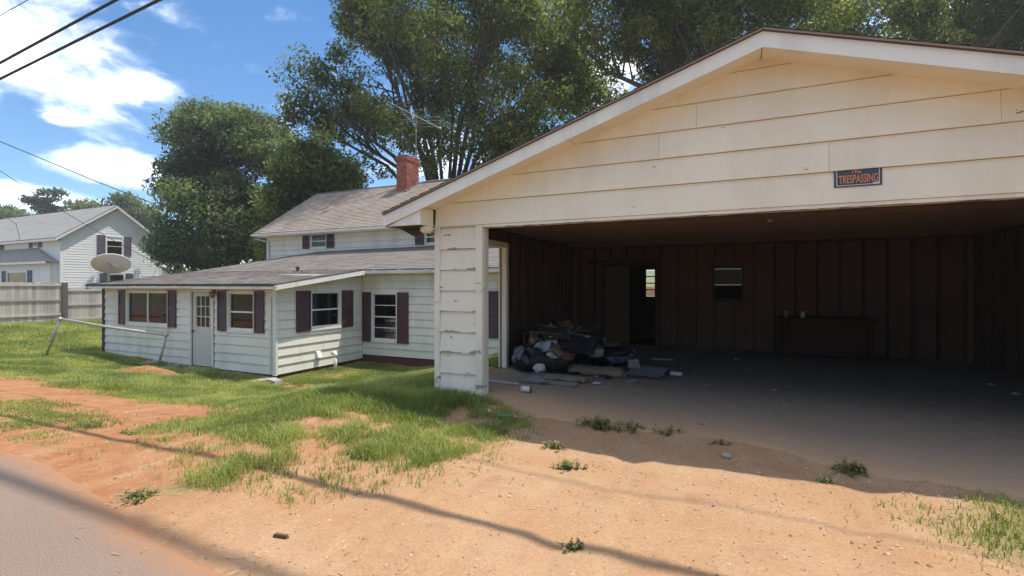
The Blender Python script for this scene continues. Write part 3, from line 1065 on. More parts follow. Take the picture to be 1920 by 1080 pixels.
# fascia (rake boards), soffit
for xe in (EXL, EXR):
    z0, z1 = ZE(xe) - .03, ZAP - .03
    fh = .155
    e = .0
    g = Geo(); g.prism([(xe, YF, z0 - fh), (XPK, YF, z1 - fh), (XPK, YF, z1), (xe, YF, z0)] if xe < XPK else [(XPK, YF, z1 - fh), (xe, YF, z0 - fh), (xe, YF, z0), (XPK, YF, z1)], (0, .024, 0))
    g.obj('rake_fascia', M_fascia, garage)
    # drip edge
    g = Geo(); g.prism([(xe, YF - .02, z0 + .002), (XPK, YF - .02, z1 + .002), (XPK, YF - .02, z1 + .024), (xe, YF - .02, z0 + .024)] if xe < XPK else [(XPK, YF - .02, z1 + .002), (xe, YF - .02, z0 + .002), (xe, YF - .02, z0 + .024), (XPK, YF - .02, z1 + .024)], (0, .06, 0))
    g.obj('drip_edge', M_darkstick, garage)
    # soffit in boards
    xs_ = np.linspace(XL if xe < XPK else XR, XPK, 3)
    for a, b in zip(xs_[:-1], xs_[1:]):
        s_ = .004 if xe < XPK else -.004
        za, zb = zw(a) - .004, zw(b) - .004
        g = Geo()
        q = [(a + s_, YF + .025, za - .014), (b - s_, YF + .025, zb - .014), (b - s_, YG - .001, zb - .014), (a + s_, YG - .001, za - .014)]
        if xe > XPK:
            q = [q[1], q[0], q[3], q[2]]
        g.poly8(q + [(p[0], p[1], p[2] + .012) for p in q])
        g.obj('soffit_board', M_cream, garage)
    # eave fascia along the side
    sgn = 1 if xe < XPK else -1
    Geo().box(min(xe, xe + .02 * sgn), max(xe, xe + .02 * sgn), YF + .025, YR + .38, z0 - .16, z0 - .004).obj('eave_fascia', M_fascia, garage)
    # boxed return: front triangle and inner cheek
    xi = (XL - .03) if xe < XPK else (XR + .03)
    zb_ = z0 - fh + .0
    za_ = ZE(xi) - .03 - fh + .004
    g = Geo()
    tri = [(xe + .05 * sgn, YF + .03, zb_ + .002), (xi, YF + .03, zb_ + .002), (xi, YF + .03, za_ + .02)]
    if sgn < 0:
        tri = tri[::-1]
    g.prism(tri, (0, .018, 0)); g.obj('return_board', M_fascia, garage)
    Geo().box(min(xi, xi - .016 * sgn), max(xi, xi - .016 * sgn), YF + .05, YG - .04, zb_ + .004, za_ + .10).obj('return_cheek', M_cream, garage)
# torn eave soffit on the left
g = Geo()
zt = ZE(EXL) - .19
pts = [(-4.36, 5.42, zt), (-3.86, 5.42, zt - .005), (-3.84, 5.75, zt - .01), (-3.9, 5.95, zt - .02), (-4.3, 6.0, zt)]
g.prism(pts, (0, 0, .012)); g.obj('soffit_board', M_darkstick, garage)
g = Geo(); g.poly8([(-4.02, 5.50, zt - .13), (-3.98, 5.50, zt - .14), (-3.86, 5.60, zt - .01), (-4.28, 5.56, zt - .012), (-4.015, 5.52, zt - .125), (-3.975, 5.52, zt - .13), (-3.85, 5.64, zt - .004), (-4.27, 5.6, zt - .006)])
g.obj('torn_soffit', M_darkstick, garage)
bmx = bmesh.new(); bmesh.ops.create_icosphere(bmx, subdivisions=3, radius=1)
V = []
for v in bmx.verts:
    n = 1 + .5 * mnoise.noise(v.co * 2.3) + .22 * mnoise.noise(v.co * 6)
    V.append((-3.845 + v.co.x * .085 * n, 5.58 + v.co.y * .10 * n, zt - .04 + v.co.z * .052 * n))
mk('crumbled_soffit', V, [tuple(q.index for q in f.verts) for f in bmx.faces], M_cream, garage)
bmx.free()
# ceiling lamp socket, small things on joists
Geo().tube([(.55, 8.4, 2.602), (.55, 8.4, 2.52), (.55, 8.4, 2.46)], [.05, .05, .03], 10).obj('lamp_socket', M_tin, garage)

# NO TRESPASSING sign tucked under a board
sx0, sz0 = onY(1563, 352, YG); sx1, _ = onY(1653, 349, YG)
_, sz0 = onY(1600, 351, YG)
sgn_o = tag(empty('no_trespassing_sign', ((sx0 + sx1) / 2, YG - .02, sz0)), 'black and orange NO TRESPASSING sign tucked under a gable board', 'sign')
W2 = sx1 - sx0; H2 = .235
zc = 2.625


def sgP(u, v, n=0):      # follows the slope of the lower board; slight bow
    z = sz0 + v
    base = .012 + .024 * max(0, (zc - z)) / .32
    return (sx0 + u, YG - base - n - .006 * math.sin(u / W2 * math.pi), z)


def strip(u0, u1, v0, v1, n, nm, mat, parent=sgn_o, th=.0012):
    g = Geo(); k = 10
    for i in range(k):
        a, b = u0 + (u1 - u0) * i / k, u0 + (u1 - u0) * (i + 1) / k
        g.poly8([sgP(a, v0, n + th), sgP(b, v0, n + th), sgP(b, v0, n), sgP(a, v0, n), sgP(a, v1, n + th), sgP(b, v1, n + th), sgP(b, v1, n), sgP(a, v1, n)])
    return g.obj(nm, mat, parent)


strip(0, W2, 0, H2, 0, 'panel', M_black)
bw_ = .006
strip(.02, W2 - .02, .014, .014 + bw_, .002, 'border_line', M_signwhite)
strip(.02, .02 + bw_, .02, H2 - .03, .0021, 'border_line', M_signwhite)
strip(W2 - .02 - bw_, W2 - .02, .02, H2 - .03, .0021, 'border_line', M_signwhite)
strip(W2 - .075, W2 - .022, .016, .032, .0035, 'printer_mark', M_signwhite)


def lettering(txt, u0, u1, v0, v1):
    cu = bpy.data.curves.new('lettering', 'FONT'); cu.body = txt; cu.extrude = .0; cu.offset = .012
    ob = bpy.data.objects.new('tmp_text', cu); COL.objects.link(ob)
    dg = bpy.context.evaluated_depsgraph_get()
    me0 = bpy.data.meshes.new_from_object(ob.evaluated_get(dg))
    vv = np.array([v.co[:] for v in me0.vertices]); ff = [tuple(p.vertices) for p in me0.polygons]
    bpy.data.objects.remove(ob); bpy.data.curves.remove(cu); bpy.data.meshes.remove(me0)
    mn, mx = vv.min(0), vv.max(0)
    P = [sgP(u0 + (a[0] - mn[0]) / (mx[0] - mn[0]) * (u1 - u0), v0 + (a[1] - mn[1]) / (mx[1] - mn[1]) * (v1 - v0), .0075) for a in vv]
    mk('lettering', P, ff, M_orange, sgn_o)


lettering('TRESPASSING', .038, W2 - .034, .036, .118)
lettering('NO', W2 * .385, W2 * .575, .130, .212)

# ================================================================== HOUSE
YP, XPL, XPR, YM, YU = 8.4, -17.9, -10.26, 11.48, 14.4
ZP0 = -.74
XE = -5.0                           # right end of the main body
house = tag(empty('house', (-12, 14, -.8)), 'white clapboard house with burgundy shutters, enclosed front porch and red brick chimney', 'house')
WP = Wall((0, YP, 0), (1, 0, 0), (0, -1, 0))
WS = Wall((XPR, 0, 0), (0, 1, 0), (1, 0, 0))
WM = Wall((0, YM, 0), (1, 0, 0), (0, -1, 0))
WU = Wall((0, YU, 0), (1, 0, 0), (0, -1, 0))


def rectY(x0, x1, y0, y1, Y):
    xm = (x0 + x1) / 2
    return onY(x0, y0, Y)[0], onY(x1, y0, Y)[0], onY(xm, y1, Y)[1], onY(xm, y0, Y)[1]


def rectX(x0, x1, y0, y1, X):
    xm = (x0 + x1) / 2
    return onX(x0, y0, X)[0], onX(x1, y0, X)[0], onX(xm, y1, X)[1], onX(xm, y0, X)[1]


def shr(r, d):
    return (r[0] + d, r[1] - d, r[2] + d, r[3] - d)


PT = 1.40                            # porch wall head
wa = rectY(240, 316, 547, 607, YP); wb = rectY(430, 477, 549, 618, YP); dr = rectY(360, 399, 549, 690, YP)
wa = (wa[0], wa[1], wa[2], min(wa[3], PT - .12)); wb = (wb[0], wb[1], wb[2], min(wb[3], PT - .12)); dr = (dr[0], dr[1], -.74, PT - .09)
holes = [wa, wb, dr]
pf = wall_core(WP, 'porch_front_wall', M_sheath, house, XPL, XPR, -.95, PT, -.09, 0, holes)
cz = [ZP0 + .226 * k for k in range(9)] + [1.29, PT]
cz = [z for z in cz if z < PT - .05] + [PT]
lap_boards(WP, pf, M_siding, XPL + .08, XPR - .07, cz, [(h[0] - .045, h[1] + .045, h[2] - .045, h[3] + .045) for h in holes[:2]] + [(dr[0] - .1, dr[1] + .1, -1, dr[3] + .05)])
Geo().box(XPL - .02, XPL + .078, YP - .05, YP - .001, ZP0 - .05, PT).obj('corner_board', M_post, pf)
Geo().box(XPR - .068, XPR + .03, YP - .042, YP - .001, ZP0 - .02, PT + .05).obj('corner_board', M_trim, pf)
window(WP, house, M_trim, *shr(wa, .0), rails=(), vert=(.5,))
window(WP, house, M_trim, *wb, rails=(.48,))
for (a, b, hgt) in ((wa[0] - .045, -1, wa), (wa[1] + .045, 1, wa), (wb[0] - .045, -1, wb), (wb[1] + .045, 1, wb)):
    w_ = .36
    u0, u1 = (a - w_, a - .004) if b < 0 else (a + .004, a + w_)
    shutter(WP, house, M_shutter, u0, u1, hgt[2] - .06, min(hgt[3] + .06, PT - .02))
# porch door
dg_ = Geo()
lite = (dr[0] + .16, dr[1] - .16, .35, dr[3] - .13)
for r in rect_sub([(dr[0] + .006, dr[1] - .006, dr[2] + .02, dr[3] - .006)], lite):
    WP.hexa(dg_, *r, -.06, -.015)
door = dg_.obj('door', M_door, house)
for i in range(3):
    for j in range(3):
        u0, u1 = lite[0] + (lite[1] - lite[0]) * i / 3, lite[0] + (lite[1] - lite[0]) * (i + 1) / 3
        v0, v1 = lite[2] + (lite[3] - lite[2]) * j / 3, lite[2] + (lite[3] - lite[2]) * (j + 1) / 3
        WP.bx('pane', M_glass, door, u0 + .012, u1 - .012, v0 + .012, v1 - .012, -.042, -.038)
for k in (1, 2):
    u = lite[0] + (lite[1] - lite[0]) * k / 3; v = lite[2] + (lite[3] - lite[2]) * k / 3
    WP.bx('muntin', M_door, door, u - .012, u + .012, lite[2], lite[3], -.05, -.02)
    WP.bx('muntin', M_door, door, lite[0], lite[1], v - .012, v + .012, -.049, -.021)
Geo().tube([(dr[0] + .07, YP + .015, .22), (dr[0] + .07, YP - .05, .22)], [.018, .026], 10).obj('handle', M_dark, door)
for (a, b) in ((dr[0] - .095, dr[0] - .001), (dr[1] + .001, dr[1] + .06)):
    WP.bx('door_casing', M_trim, house, a, b, ZP0 - .02, dr[3] + .04, -.08, .04)
WP.bx('door_casing', M_trim, house, dr[0], dr[1], dr[3] + .001, dr[3] + .05, -.08, .038)
WP.bx('door_step', M_conc, house, dr[0] - .1, dr[1] + .1, -.84, -.745, -.05, .25)
# old lamp fixture by the door head
lp = Geo()
lx = dr[1] + .14
lp.tube([(lx, YP - .03, 1.30), (lx, YP - .10, 1.30)], .05, 10)
lp.tube([(lx, YP - .12, 1.33), (lx, YP - .12, 1.29), (lx, YP - .12, 1.18), (lx, YP - .12, 1.14)], [.03, .075, .055, .02], 10)
lp.obj('wall_lamp', M_card, house)
# downspout at the porch corner
Geo().box(XPR - .155, XPR - .095, YP - .075, YP - .025, ZP0 + .02, 1.18).obj('downspout', M_gut, house)

# porch side wall
YS1 = YM
topS = lambda y: 1.36 + .145 * (y - YP) + .02
wc = rectX(583, 636, 548, 612, XPR)
sw = wall_core(WS, 'porch_side_wall', M_sheath, house, YP + .001, YS1, -.95, 1.36, -.09, 0, [wc])
g = Geo(); g.prism([(XPR - .09, YP, 1.36), (XPR - .09, YS1, 1.36), (XPR - .09, YS1, topS(YS1) - .02)], (.09, 0, 0)); g.obj('wall_head', M_sheath, sw)
cz2 = [ZP0 + .226 * k for k in range(14)]
lap_boards(WS, sw, M_siding, YP + .03, YS1 - .022, cz2, [(wc[0] - .045, wc[1] + .045, wc[2] - .045, wc[3] + .045)], top=topS)
Geo().box(XPR + .001, XPR + .040, YP - .042, YP + .029, ZP0 - .02, 1.40).obj('corner_board', M_trim, sw)
window(WS, house, M_trim, *wc, rails=(.5,))
for (a, b, w_) in ((wc[0] - .045, -1, .47), (wc[1] + .045, 1, .46)):
    u0, u1 = (a - w_, a - .004) if b < 0 else (a + .004, a + w_)
    shutter(WS, house, M_shutter, u0, u1, wc[2] - .08, min(wc[3] + .05, topS(u0) - .02))
# dryer vent
vy, vz = onX(595, 664, XPR)
g = Geo(); WS.hexa(g, vy - .09, vy + .09, vz - .10, vz + .10, .015, .03); WS.hexa(g, vy - .075, vy + .075, vz - .085, vz + .08, .03, .12, .03, .05)
g.obj('vent_hood', M_pvc, house)
# foundation under porch side
Geo().box(XPR - .12, XPR - .03, YP + .03, YS1, -1.15, ZP0 - .001).obj('foundation', M_post, house)
Geo().box(XPL + .05, XPR - .03, YP + .02, YP + .1, -1.15, ZP0 - .001).obj('foundation', M_post, house)
Geo().box(XPL - .001, XPL + .08, YP + .001, YU, -1.0, 1.36).obj('porch_left_wall', M_siding, house)

# main body lower wall
wd = rectY(700, 744, 551, 637, YM)
we_ = rectY(894, 908, 549, 627, YM); we_ = (we_[0] - .5, we_[1], we_[2], we_[3])
MT = 1.80
mw = wall_core(WM, 'main_front_wall', M_sheath, house, XPR + .001, XE, -.62, MT, -.1, 0, [wd, we_])
cz3 = [-.62 + .2235 * k for k in range(11)] + [MT]
cz3 = sorted(z for z in cz3 if z < MT - .04) + [MT]
lap_boards(WM, mw, M_siding, XPR + .025, XE, cz3, [(h[0] - .045, h[1] + .045, h[2] - .045, h[3] + .045) for h in (wd, we_)])
window(WM, house, M_trim, *wd, rails=(.5,), muntins=(.26, .75))
window(WM, house, M_trim, *we_, rails=(.5,), muntins=(.26, .75))
for hgt in (wd, we_):
    for b in (-1, 1):
        a = hgt[0] - .045 if b < 0 else hgt[1] + .045
        u0, u1 = (max(a - .40, XPR + .03), a - .004) if b < 0 else (a + .004, a + .40)
        shutter(WM, house, M_shutter, u0, u1, hgt[2] - .08, hgt[3] + .05)
# brick foundation with courses
g = Geo(); T = []
fz = [-1.14 + .074 * k for k in range(8)]
for k, z in enumerate(fz[:-1]):
    x = XPR + .03 - (k % 2) * .11
    while x < XE:
        a, b = max(x, XPR + .03), min(x + .208, XE)
        if b - a > .02:
            g.box(a, b, YM + .005 - random.uniform(0, .005), YM + .1, z, z + .064)
        x += .218
fo = Geo().box(XPR + .02, XE, YM + .012, YM + .11, -1.2, -.621).obj('foundation', M_brickred, house)
tag(g.obj('brick', M_brickred, fo), None, kind='stuff')
# leaning board inside window D
Geo().beam((wd[0] - .2, YM + .35, wd[3] + .25), (wd[1] + .2, YM + .32, wd[2] + .45), .05, .02).obj('leaning_lath', M_stick, house)
Geo().box(XPL + .1, XPR - .1, YP + .15, YM + .3, -.80, -.70).obj('floor', M_bench, house)
Geo().box(XPL + .1, XE - .12, YM + .301, YU + 6, -.80, -.70).obj('floor', M_bench, house)
Geo().box(XPL + .1, XPR + .0, YM + .35, YM + .4, -.7, 1.9).obj('inner_wall', M_int, house)
Geo().box(XPR + .1, XE, YM + 2.6, YM + 2.65, -.7, 1.8).obj('inner_wall', M_int, house)
# curtain-like sheets inside the porch
Geo().box(XPR - .5, XPR - .2, YM - .8, YM - .2, -.7, .45).obj('stored_box', M_card, house)

# upper wall
UT = 3.60
wu1 = rectY(584, 612, 440, 464, YU); wu2 = rectY(799, 829, 432, 456, YU)
uw = wall_core(WU, 'upper_front_wall', M_sheath, house, -18.1, XE, -.7, UT, -.1, 0, [wu1, wu2])
lap_boards(WU, uw, M_siding, -18.0, XE, [2.3 + .217 * k for k in range(6)] + [UT], [(h[0] - .045, h[1] + .045, h[2] - .045, h[3] + .045) for h in (wu1, wu2)])
Geo().box(-18.12, -18.002, YU - .03, YU + .02, 2.3, UT).obj('corner_board', M_trim, uw)
for hgt in (wu1, wu2):
    window(WU, house, M_trim, *hgt, rails=(.5,))
    for b in (-1, 1):
        a = hgt[0] - .045 if b < 0 else hgt[1] + .045
        u0, u1 = (a - .40, a - .004) if b < 0 else (a + .004, a + .40)
        shutter(WU, house, M_shutter, u0, u1, hgt[2] - .04, hgt[3] + .05)
Geo().box(-18.1, -18.0, YU + .01, 20.7, -.7, UT).obj('left_end_wall', M_siding, house)
Geo().box(XE - .1, XE, YM + .01, 20.7, -.7, 1.9).obj('right_end_wall', M_siding, house)
Geo().box(XE - .1, XE - .001, YU + .01, 20.7, 1.9, UT).obj('right_end_wall', M_siding, house)
Geo().box(-18.1, XE, 20.6, 20.7, -.7, UT).obj('rear_wall', M_siding, house)
Geo().box(-17.95, XE - .12, YU + .1, 20.58, UT - .06, UT - .01).obj('upper_ceiling', M_int, house)
# gables of the main roof
YRG, ZRG = 17.4, 5.95
for x in (-18.1, XE - .1):
    g = Geo(); g.prism([(x, YU, UT), (x, 20.4, UT), (x, YRG, ZRG - .12)], (.1, 0, 0)); g.obj('gable', M_siding, house)
# main roof
XA, XB = -18.42, XE + .35
ev = (13.95, 3.66)
mr1 = shingle_sheet('roof', (XA, ev[0], ev[1]), (XB, ev[0], ev[1]), (XB, YRG, ZRG), (XA, YRG, ZRG), 30, M_shingle, house, tab=.32, lift=.016)
mr2 = shingle_sheet('roof', (XB, 20.85, ev[1]), (XA, 20.85, ev[1]), (XA, YRG, ZRG), (XB, YRG, ZRG), 20, M_shingle, house, tab=.6)
Geo().prism([(XA, YRG - .11, ZRG - .045), (XA, YRG + .11, ZRG - .045), (XA, YRG, ZRG + .03)], (XB - XA, 0, 0)).obj('ridge_cap', M_rooffelt, house)
Geo().box(-12.2, XB, YRG - .06, YRG + .06, ZRG + .022, ZRG + .045).obj('ridge_flashing', M_fascia, house)
# main eave: fascia, soffit, gutter with hangers
Geo().box(XA, XB, ev[0] + .01, ev[0] + .03, ev[1] - .15, ev[1] - .035).obj('fascia', M_trim, house)
Geo().box(XA, XB, ev[0] + .032, YU - .025, ev[1] - .15, ev[1] - .135).obj('soffit', M_trim, house)


def gutter(x0, x1, y, z, parent, w=.1, h=.085):
    g = Geo()
    g.box(x0, x1, y - w, y - w + .006, z - h, z); g.box(x0, x1, y - .006, y, z - h, z); g.box(x0, x1, y - w + .006, y - .006, z - h, z - h + .006)
    o = g.obj('gutter', M_gut, parent)
    for x in np.arange(x0 + .3, x1, .92):
        Geo().box(x, x + .03, y - w - .012, y + .002, z + .001, z + .012).obj('gutter_hanger', M_gut, o)
    return o


gutter(XA, XB, ev[0] + .008, ev[1] - .035, house)
Geo().tube([(-18.3, ev[0] - .04, ev[1] - .12), (-18.3, ev[0] - .0, ev[1] - .2), (-17.98, YU - .07, ev[1] - .34), (-17.95, YU - .07, 2.62)], .038, 8).obj('downspout', M_gut, house)

# porch / lower roofs
EX0, EX1 = -18.2, -9.87
MZ = 1.965
lowr = shingle_sheet('porch_roof', (EX0, 8.08, 1.515), (EX1, 8.08, 1.515), (EX1, 11.2, MZ), (EX0, 11.2, MZ), 20, M_shingle2, house, lift=.008)
zwl = lambda x: float(np.interp(x, [-18.2, -15, -9], [2.57, 2.86, 2.89]))
xs_ = [-18.2, -17.2, -16.2, -15.2, -13, EX1]
for a, b in zip(xs_[:-1], xs_[1:]):
    shingle_sheet('lower_roof', (a, 11.2, MZ), (b, 11.2, MZ), (b, YU - .001, zwl(b)), (a, YU - .001, zwl(a)), 18, M_shingle2, house, lift=.008)
shingle_sheet('lower_roof', (EX1 + .001, 11.17, MZ - .012), (XE + .3, 11.17, MZ - .012), (XE + .3, YU - .001, zwl(-9)), (EX1 + .001, YU - .001, zwl(-9)), 18, M_shingle2, house, lift=.008)
# felt edge hanging over the porch eave + fascia + gutter
Geo().box(EX0, EX1, 8.055, 8.078, 1.462, 1.522).obj('drip_edge', M_rooffelt, house)
Geo().box(EX0 + .02, EX1 - .02, 8.10, 8.125, 1.385, 1.482).obj('fascia', M_trim, house)
Geo().box(EX0 + .02, EX1 - .05, 8.127, YP - .055, 1.40, 1.412).obj('soffit', M_trim, house)
for a, b in ((EX0 + .05, -15.9), (-15.85, -13.0), (-12.95, EX1)):
    gutter(a, b, 8.098, 1.448 + random.uniform(-.008, .004), house, .075, .05)
# rake board along the porch's right edge
g = Geo(); g.prism([(EX1 - .025, 8.05, 1.36), (EX1 - .025, 11.2, MZ - .16), (EX1 - .025, 11.2, MZ - .035), (EX1 - .025, 8.05, 1.48)], (.022, 0, 0)); g.obj('rake_board', M_fascia, house)
g = Geo(); g.prism([(XPR + .022, 8.13, 1.395), (XPR + .022, 11.18, MZ - .125), (XPR + .022, 11.18, MZ - .11), (XPR + .022, 8.13, 1.41)], (EX1 - .026 - XPR - .022, 0, 0)); g.obj('soffit', M_trim, house)
g = Geo(); g.prism([(EX0, 8.06, 1.36), (EX0, 11.2, MZ - .16), (EX0, 11.2, MZ - .035), (EX0, 8.06, 1.48)], (.022, 0, 0)); g.obj('rake_board', M_post, house)
# main lower eave
Geo().box(EX1 + .02, XE + .28, 11.19, 11.21, MZ - .16, MZ - .045).obj('fascia', M_trim, house)
Geo().box(XPR + .03, XE + .28, 11.212, YM - .025, MZ - .16, MZ - .145).obj('soffit', M_trim, house)
gutter(EX1 + .03, XE + .3, 11.188, MZ - .05, house)
# vent pipe on the porch roof
vx, vy_ = -12.35, 10.9
Geo().tube([(vx, vy_, 1.90), (vx, vy_, 2.0), (vx, vy_, 2.045), (vx, vy_, 2.07)], [.04, .04, .07, .05], 8).obj('roof_vent', M_rooffelt, house)

# chimney of bricks
cx0, cx1, cy0, cy1 = -13.1, -12.56, 16.75, 17.62
ztop = 7.05
chim = Geo().box(cx0 + .015, cx1 - .015, cy0 + .015, cy1 - .015, 5.0, ztop - .03).obj('chimney', M_mortar, house)
V, Fc, T = [], [], []
z = 5.05; k = 0
while z < ztop:
    out = .03 if z > ztop - .25 else 0
    X0, X1, Y0, Y1 = cx0 - out, cx1 + out, cy0 - out, cy1 + out
    for (L, ax) in ((X1 - X0, 0), (Y1 - Y0, 1)):
        s = -(k % 2) * .1
        while s < L:
            a, b = max(0, s), min(L, s + .195)
            if b - a > .03:
                for side in (0, 1):
                    jj = random.uniform(0, .006)
                    if ax == 0:
                        bxs = (X0 + a, X0 + b, Y0 - jj, Y0 + .09, z, z + .064) if side == 0 else (X0 + a, X0 + b, Y1 - .09, Y1 + jj, z, z + .064)
                    else:
                        bxs = (X0 - jj, X0 + .09, Y0 + a, Y0 + b, z + .0005, z + .0635) if side == 0 else (X1 - .09, X1 + jj, Y0 + a, Y0 + b, z + .0005, z + .0635)
                    gg = Geo().box(*bxs)
                    bi = len(V); V += gg.v; Fc += [tuple(q + bi for q in f) for f in gg.f]; T += [random.random()] * 8
            s += .205
    z += .0745; k += 1
br_ = mk('brick', V, Fc, M_brick, chim, tint=T); br_['kind'] = 'stuff'
g = Geo()
for k in range(14):
    x = cx1 + random.uniform(.01, .1); y = cy0 + random.uniform(-.1, .7); zz = ev[1] + (y - ev[0]) * (ZRG - ev[1]) / (YRG - ev[0]) if y < YRG else ZRG
    s = random.uniform(.03, .08)
    g.box(x - s, x + s, y - s, y + s, zz, zz + s * 1.3)
g.obj('mortar_lump', M_mortar, chim)

# ================================================================== TV ANTENNA
ant = tag(empty('tv_antenna', (-12.8, 17.7, ztop - .6)), 'thin bent metal rooftop aerial standing behind the brick chimney', 'antenna')
Geo().tube([(-12.8, 17.75, 6.3), (-12.8, 17.75, 9.15)], .016, 6).obj('mast', M_alu, ant)
bA, bB = Vector((-14.05, 17.3, 9.75)), Vector((-11.75, 18.1, 8.45))
Geo().tube([bA, (bA + bB) / 2, bB], .013, 6).obj('boom', M_alu, ant)
Geo().tube([bA.lerp(bB, .22), (-12.8, 17.75, 8.55)], .014, 6).obj('brace', M_alu, ant)
for k in range(9):
    c = bA.lerp(bB, .12 + .1 * k); L = random.uniform(.35, .9)
    dv = Vector((.86, .45, .08 + random.uniform(-.2, .2))).normalized() * L
    Geo().tube([c - dv, c + dv], .005, 5).obj('element', M_alu, ant)

# ================================================================== SATELLITE DISH
dfoot = Vector((-17.45, 8.5, 1.58))
dish = tag(empty('satellite_dish', dfoot), 'large oval beige satellite dish on a short mast at the porch eave', 'satellite dish')
dcx, dcz = onY(209, 494, 8.62)
ctr = Vector((dcx, 8.62, dcz))
axis_d = Vector((-.56, .28, .78)).normalized()      # boresight
ux = Vector((0, 0, 1)).cross(axis_d).normalized(); uy = axis_d.cross(ux)
V, Fc = [], []
NR, NA = 9, 48
for side in (0, 1):
    for i in range(NR + 1):
        r = i / NR
        for k in range(NA):
            a = 2 * math.pi * k / NA
            V.append(ctr + ux * (.50 * r * math.cos(a)) + uy * (.475 * r * math.sin(a)) + axis_d * (.11 * (r * r - 1) - side * .014 - (.008 * (r > .98) * side)))
bs = (NR + 1) * NA
for i in range(NR):
    for k in range(NA):
        a, b, c, d = i * NA + k, i * NA + (k + 1) % NA, (i + 1) * NA + (k + 1) % NA, (i + 1) * NA + k
        Fc.append((a, d, c, b)); Fc.append((bs + a, bs + b, bs + c, bs + d))
for k in range(NA):
    a, b = NR * NA + k, NR * NA + (k + 1) % NA
    Fc.append((a, bs + a, bs + b, b))
mk('reflector', V, Fc, M_dish, dish, smooth=True)
mt = Vector((ctr.x + .14, ctr.y - .115, ctr.z + .02))
Geo().tube([(mt.x - .02, mt.y - .02, 1.545), (mt.x - .01, mt.y - .02, 1.72), (mt.x, mt.y - .02, mt.z + .01)], .04, 10).obj('mast', M_alu, dish)
g = Geo()
bc = ctr - axis_d * .115
for k, (r, n) in enumerate(((.13, .0), (.13, .03))):
    pass
g.tube([bc + ux * -.12 - axis_d * .005, bc + ux * -.12 - axis_d * .03], [.12, .11], 16)
g.beam(bc + ux * -.12 - axis_d * .02, mt, .07, .05)
g.obj('mount_bracket', M_dish, dish)
Geo().box(mt.x - .13, mt.x + .10, mt.y - .12, mt.y + .12, 1.535, 1.575).obj('foot_plate', M_dark, dish)
Geo().tube([ctr - uy * .44 - axis_d * .02, ctr - uy * .40 + axis_d * .15, ctr - uy * .30 + axis_d * .33], .016, 8).obj('feed_arm', M_dark, dish)
Geo().tube([ctr - uy * .30 + axis_d * .34, ctr - uy * .27 + axis_d * .26], [.045, .035], 10).obj('feed_horn', M_dish, dish)

# ================================================================== PATH, BLOCK, PIPE RAIL
g = Geo(); T = []
xw = list(np.linspace(-17.0, -10.15, 7))
walk = None
path = tag(empty('concrete_path', (-13.5, 8.05, -.78)), 'thin concrete strip along the porch wall', kind='structure')
for a, b in zip(xw[:-1], xw[1:]):
    zt_ = float(np.interp((a + b) / 2, [-18, -13, -10], [-.60, -.755, -.80]))
    Geo().box(a, b - .012, 7.72 + random.uniform(-.03, .03), 8.36, zt_ - .14, zt_).obj('slab', M_conc, path)
bx_, by_, bz_ = onG(514, 722)
g = Geo()
blk = empty('concrete_block', (bx_, by_, bz_))
tag(blk, 'chipped concrete block lying in the grass at the porch corner', 'block')
g.poly8([(bx_ - .16, by_ - .1, bz_ - .03), (bx_ + .17, by_ - .13, bz_ - .03), (bx_ + .19, by_ + .1, bz_ - .03), (bx_ - .14, by_ + .12, bz_ - .03), (bx_ - .15, by_ - .08, bz_ + .14), (bx_ + .14, by_ - .1, bz_ + .12), (bx_ + .16, by_ + .08, bz_ + .13), (bx_ - .12, by_ + .1, bz_ + .15)])
g.obj('block_body', M_conc, blk)
g = Geo().poly8([(bx_ - .2, by_ - .14, bz_ - .03), (bx_ - .05, by_ - .17, bz_ - .03), (bx_ - .04, by_ - .1, bz_ - .03), (bx_ - .2, by_ - .06, bz_ - .03), (bx_ - .18, by_ - .13, bz_ + .06), (bx_ - .07, by_ - .15, bz_ + .07), (bx_ - .06, by_ - .11, bz_ + .06), (bx_ - .18, by_ - .08, bz_ + .05)])
g.obj('broken_corner', M_conc, blk)

rb = onG(294, 688); lb = onG(82, 668)
Yr_, Yl_ = rb[1], lb[1]
rt = onY(312, 628, Yr_ - .05); lt = onY(113, 598, Yl_ + .1)
rail = tag(empty('pipe_rail', ((rb[0] + lb[0]) / 2, (rb[1] + lb[1]) / 2, rb[2])), 'long galvanised pipe hitching rail on two leaning legs in the grass', 'pipe rail')
Rt, Lt = Vector((rt[0], Yr_ - .05, rt[1])), Vector((lt[0], Yl_ + .1, lt[1]))
Geo().tube([Lt, Lt.lerp(Rt, .5) - Vector((0, 0, .025)), Rt], .036, 10).obj('rail', M_metal, rail, True)
Geo().tube([(rb[0], rb[1], rb[2] - .15), Rt], .034, 10).obj('leg', M_metal, rail, True)
Geo().tube([(lb[0], lb[1], lb[2] - .15), Lt], .034, 10).obj('leg', M_metal, rail, True)
for q in (Rt, Lt):
    bmx = bmesh.new(); bmesh.ops.create_uvsphere(bmx, u_segments=12, v_segments=8, radius=.058)
    mk('elbow_joint', [tuple(v.co + q) for v in bmx.verts], [tuple(x.index for x in f.verts) for f in bmx.faces], M_metal, rail, True); bmx.free()

# PVC riser by the side wall
px_, py_, pz_ = onG(629, 693)
pv = tag(empty('drain_pipe', (px_, py_, pz_)), 'white plastic riser pipe with a bent top beside the porch wall', 'pipe')
hh = 0.40
Geo().tube([(px_, py_, pz_ - .1), (px_, py_, pz_ + hh)], .042, 12).obj('pipe', M_pvc, pv, True)
Geo().tube([(px_, py_, pz_ + hh - .06), (px_, py_, pz_ + hh + .02), (px_ - .04, py_, pz_ + hh + .06), (px_ - .12, py_ + .01, pz_ + hh + .05)], .056, 12).obj('elbow', M_pvc, pv, True)

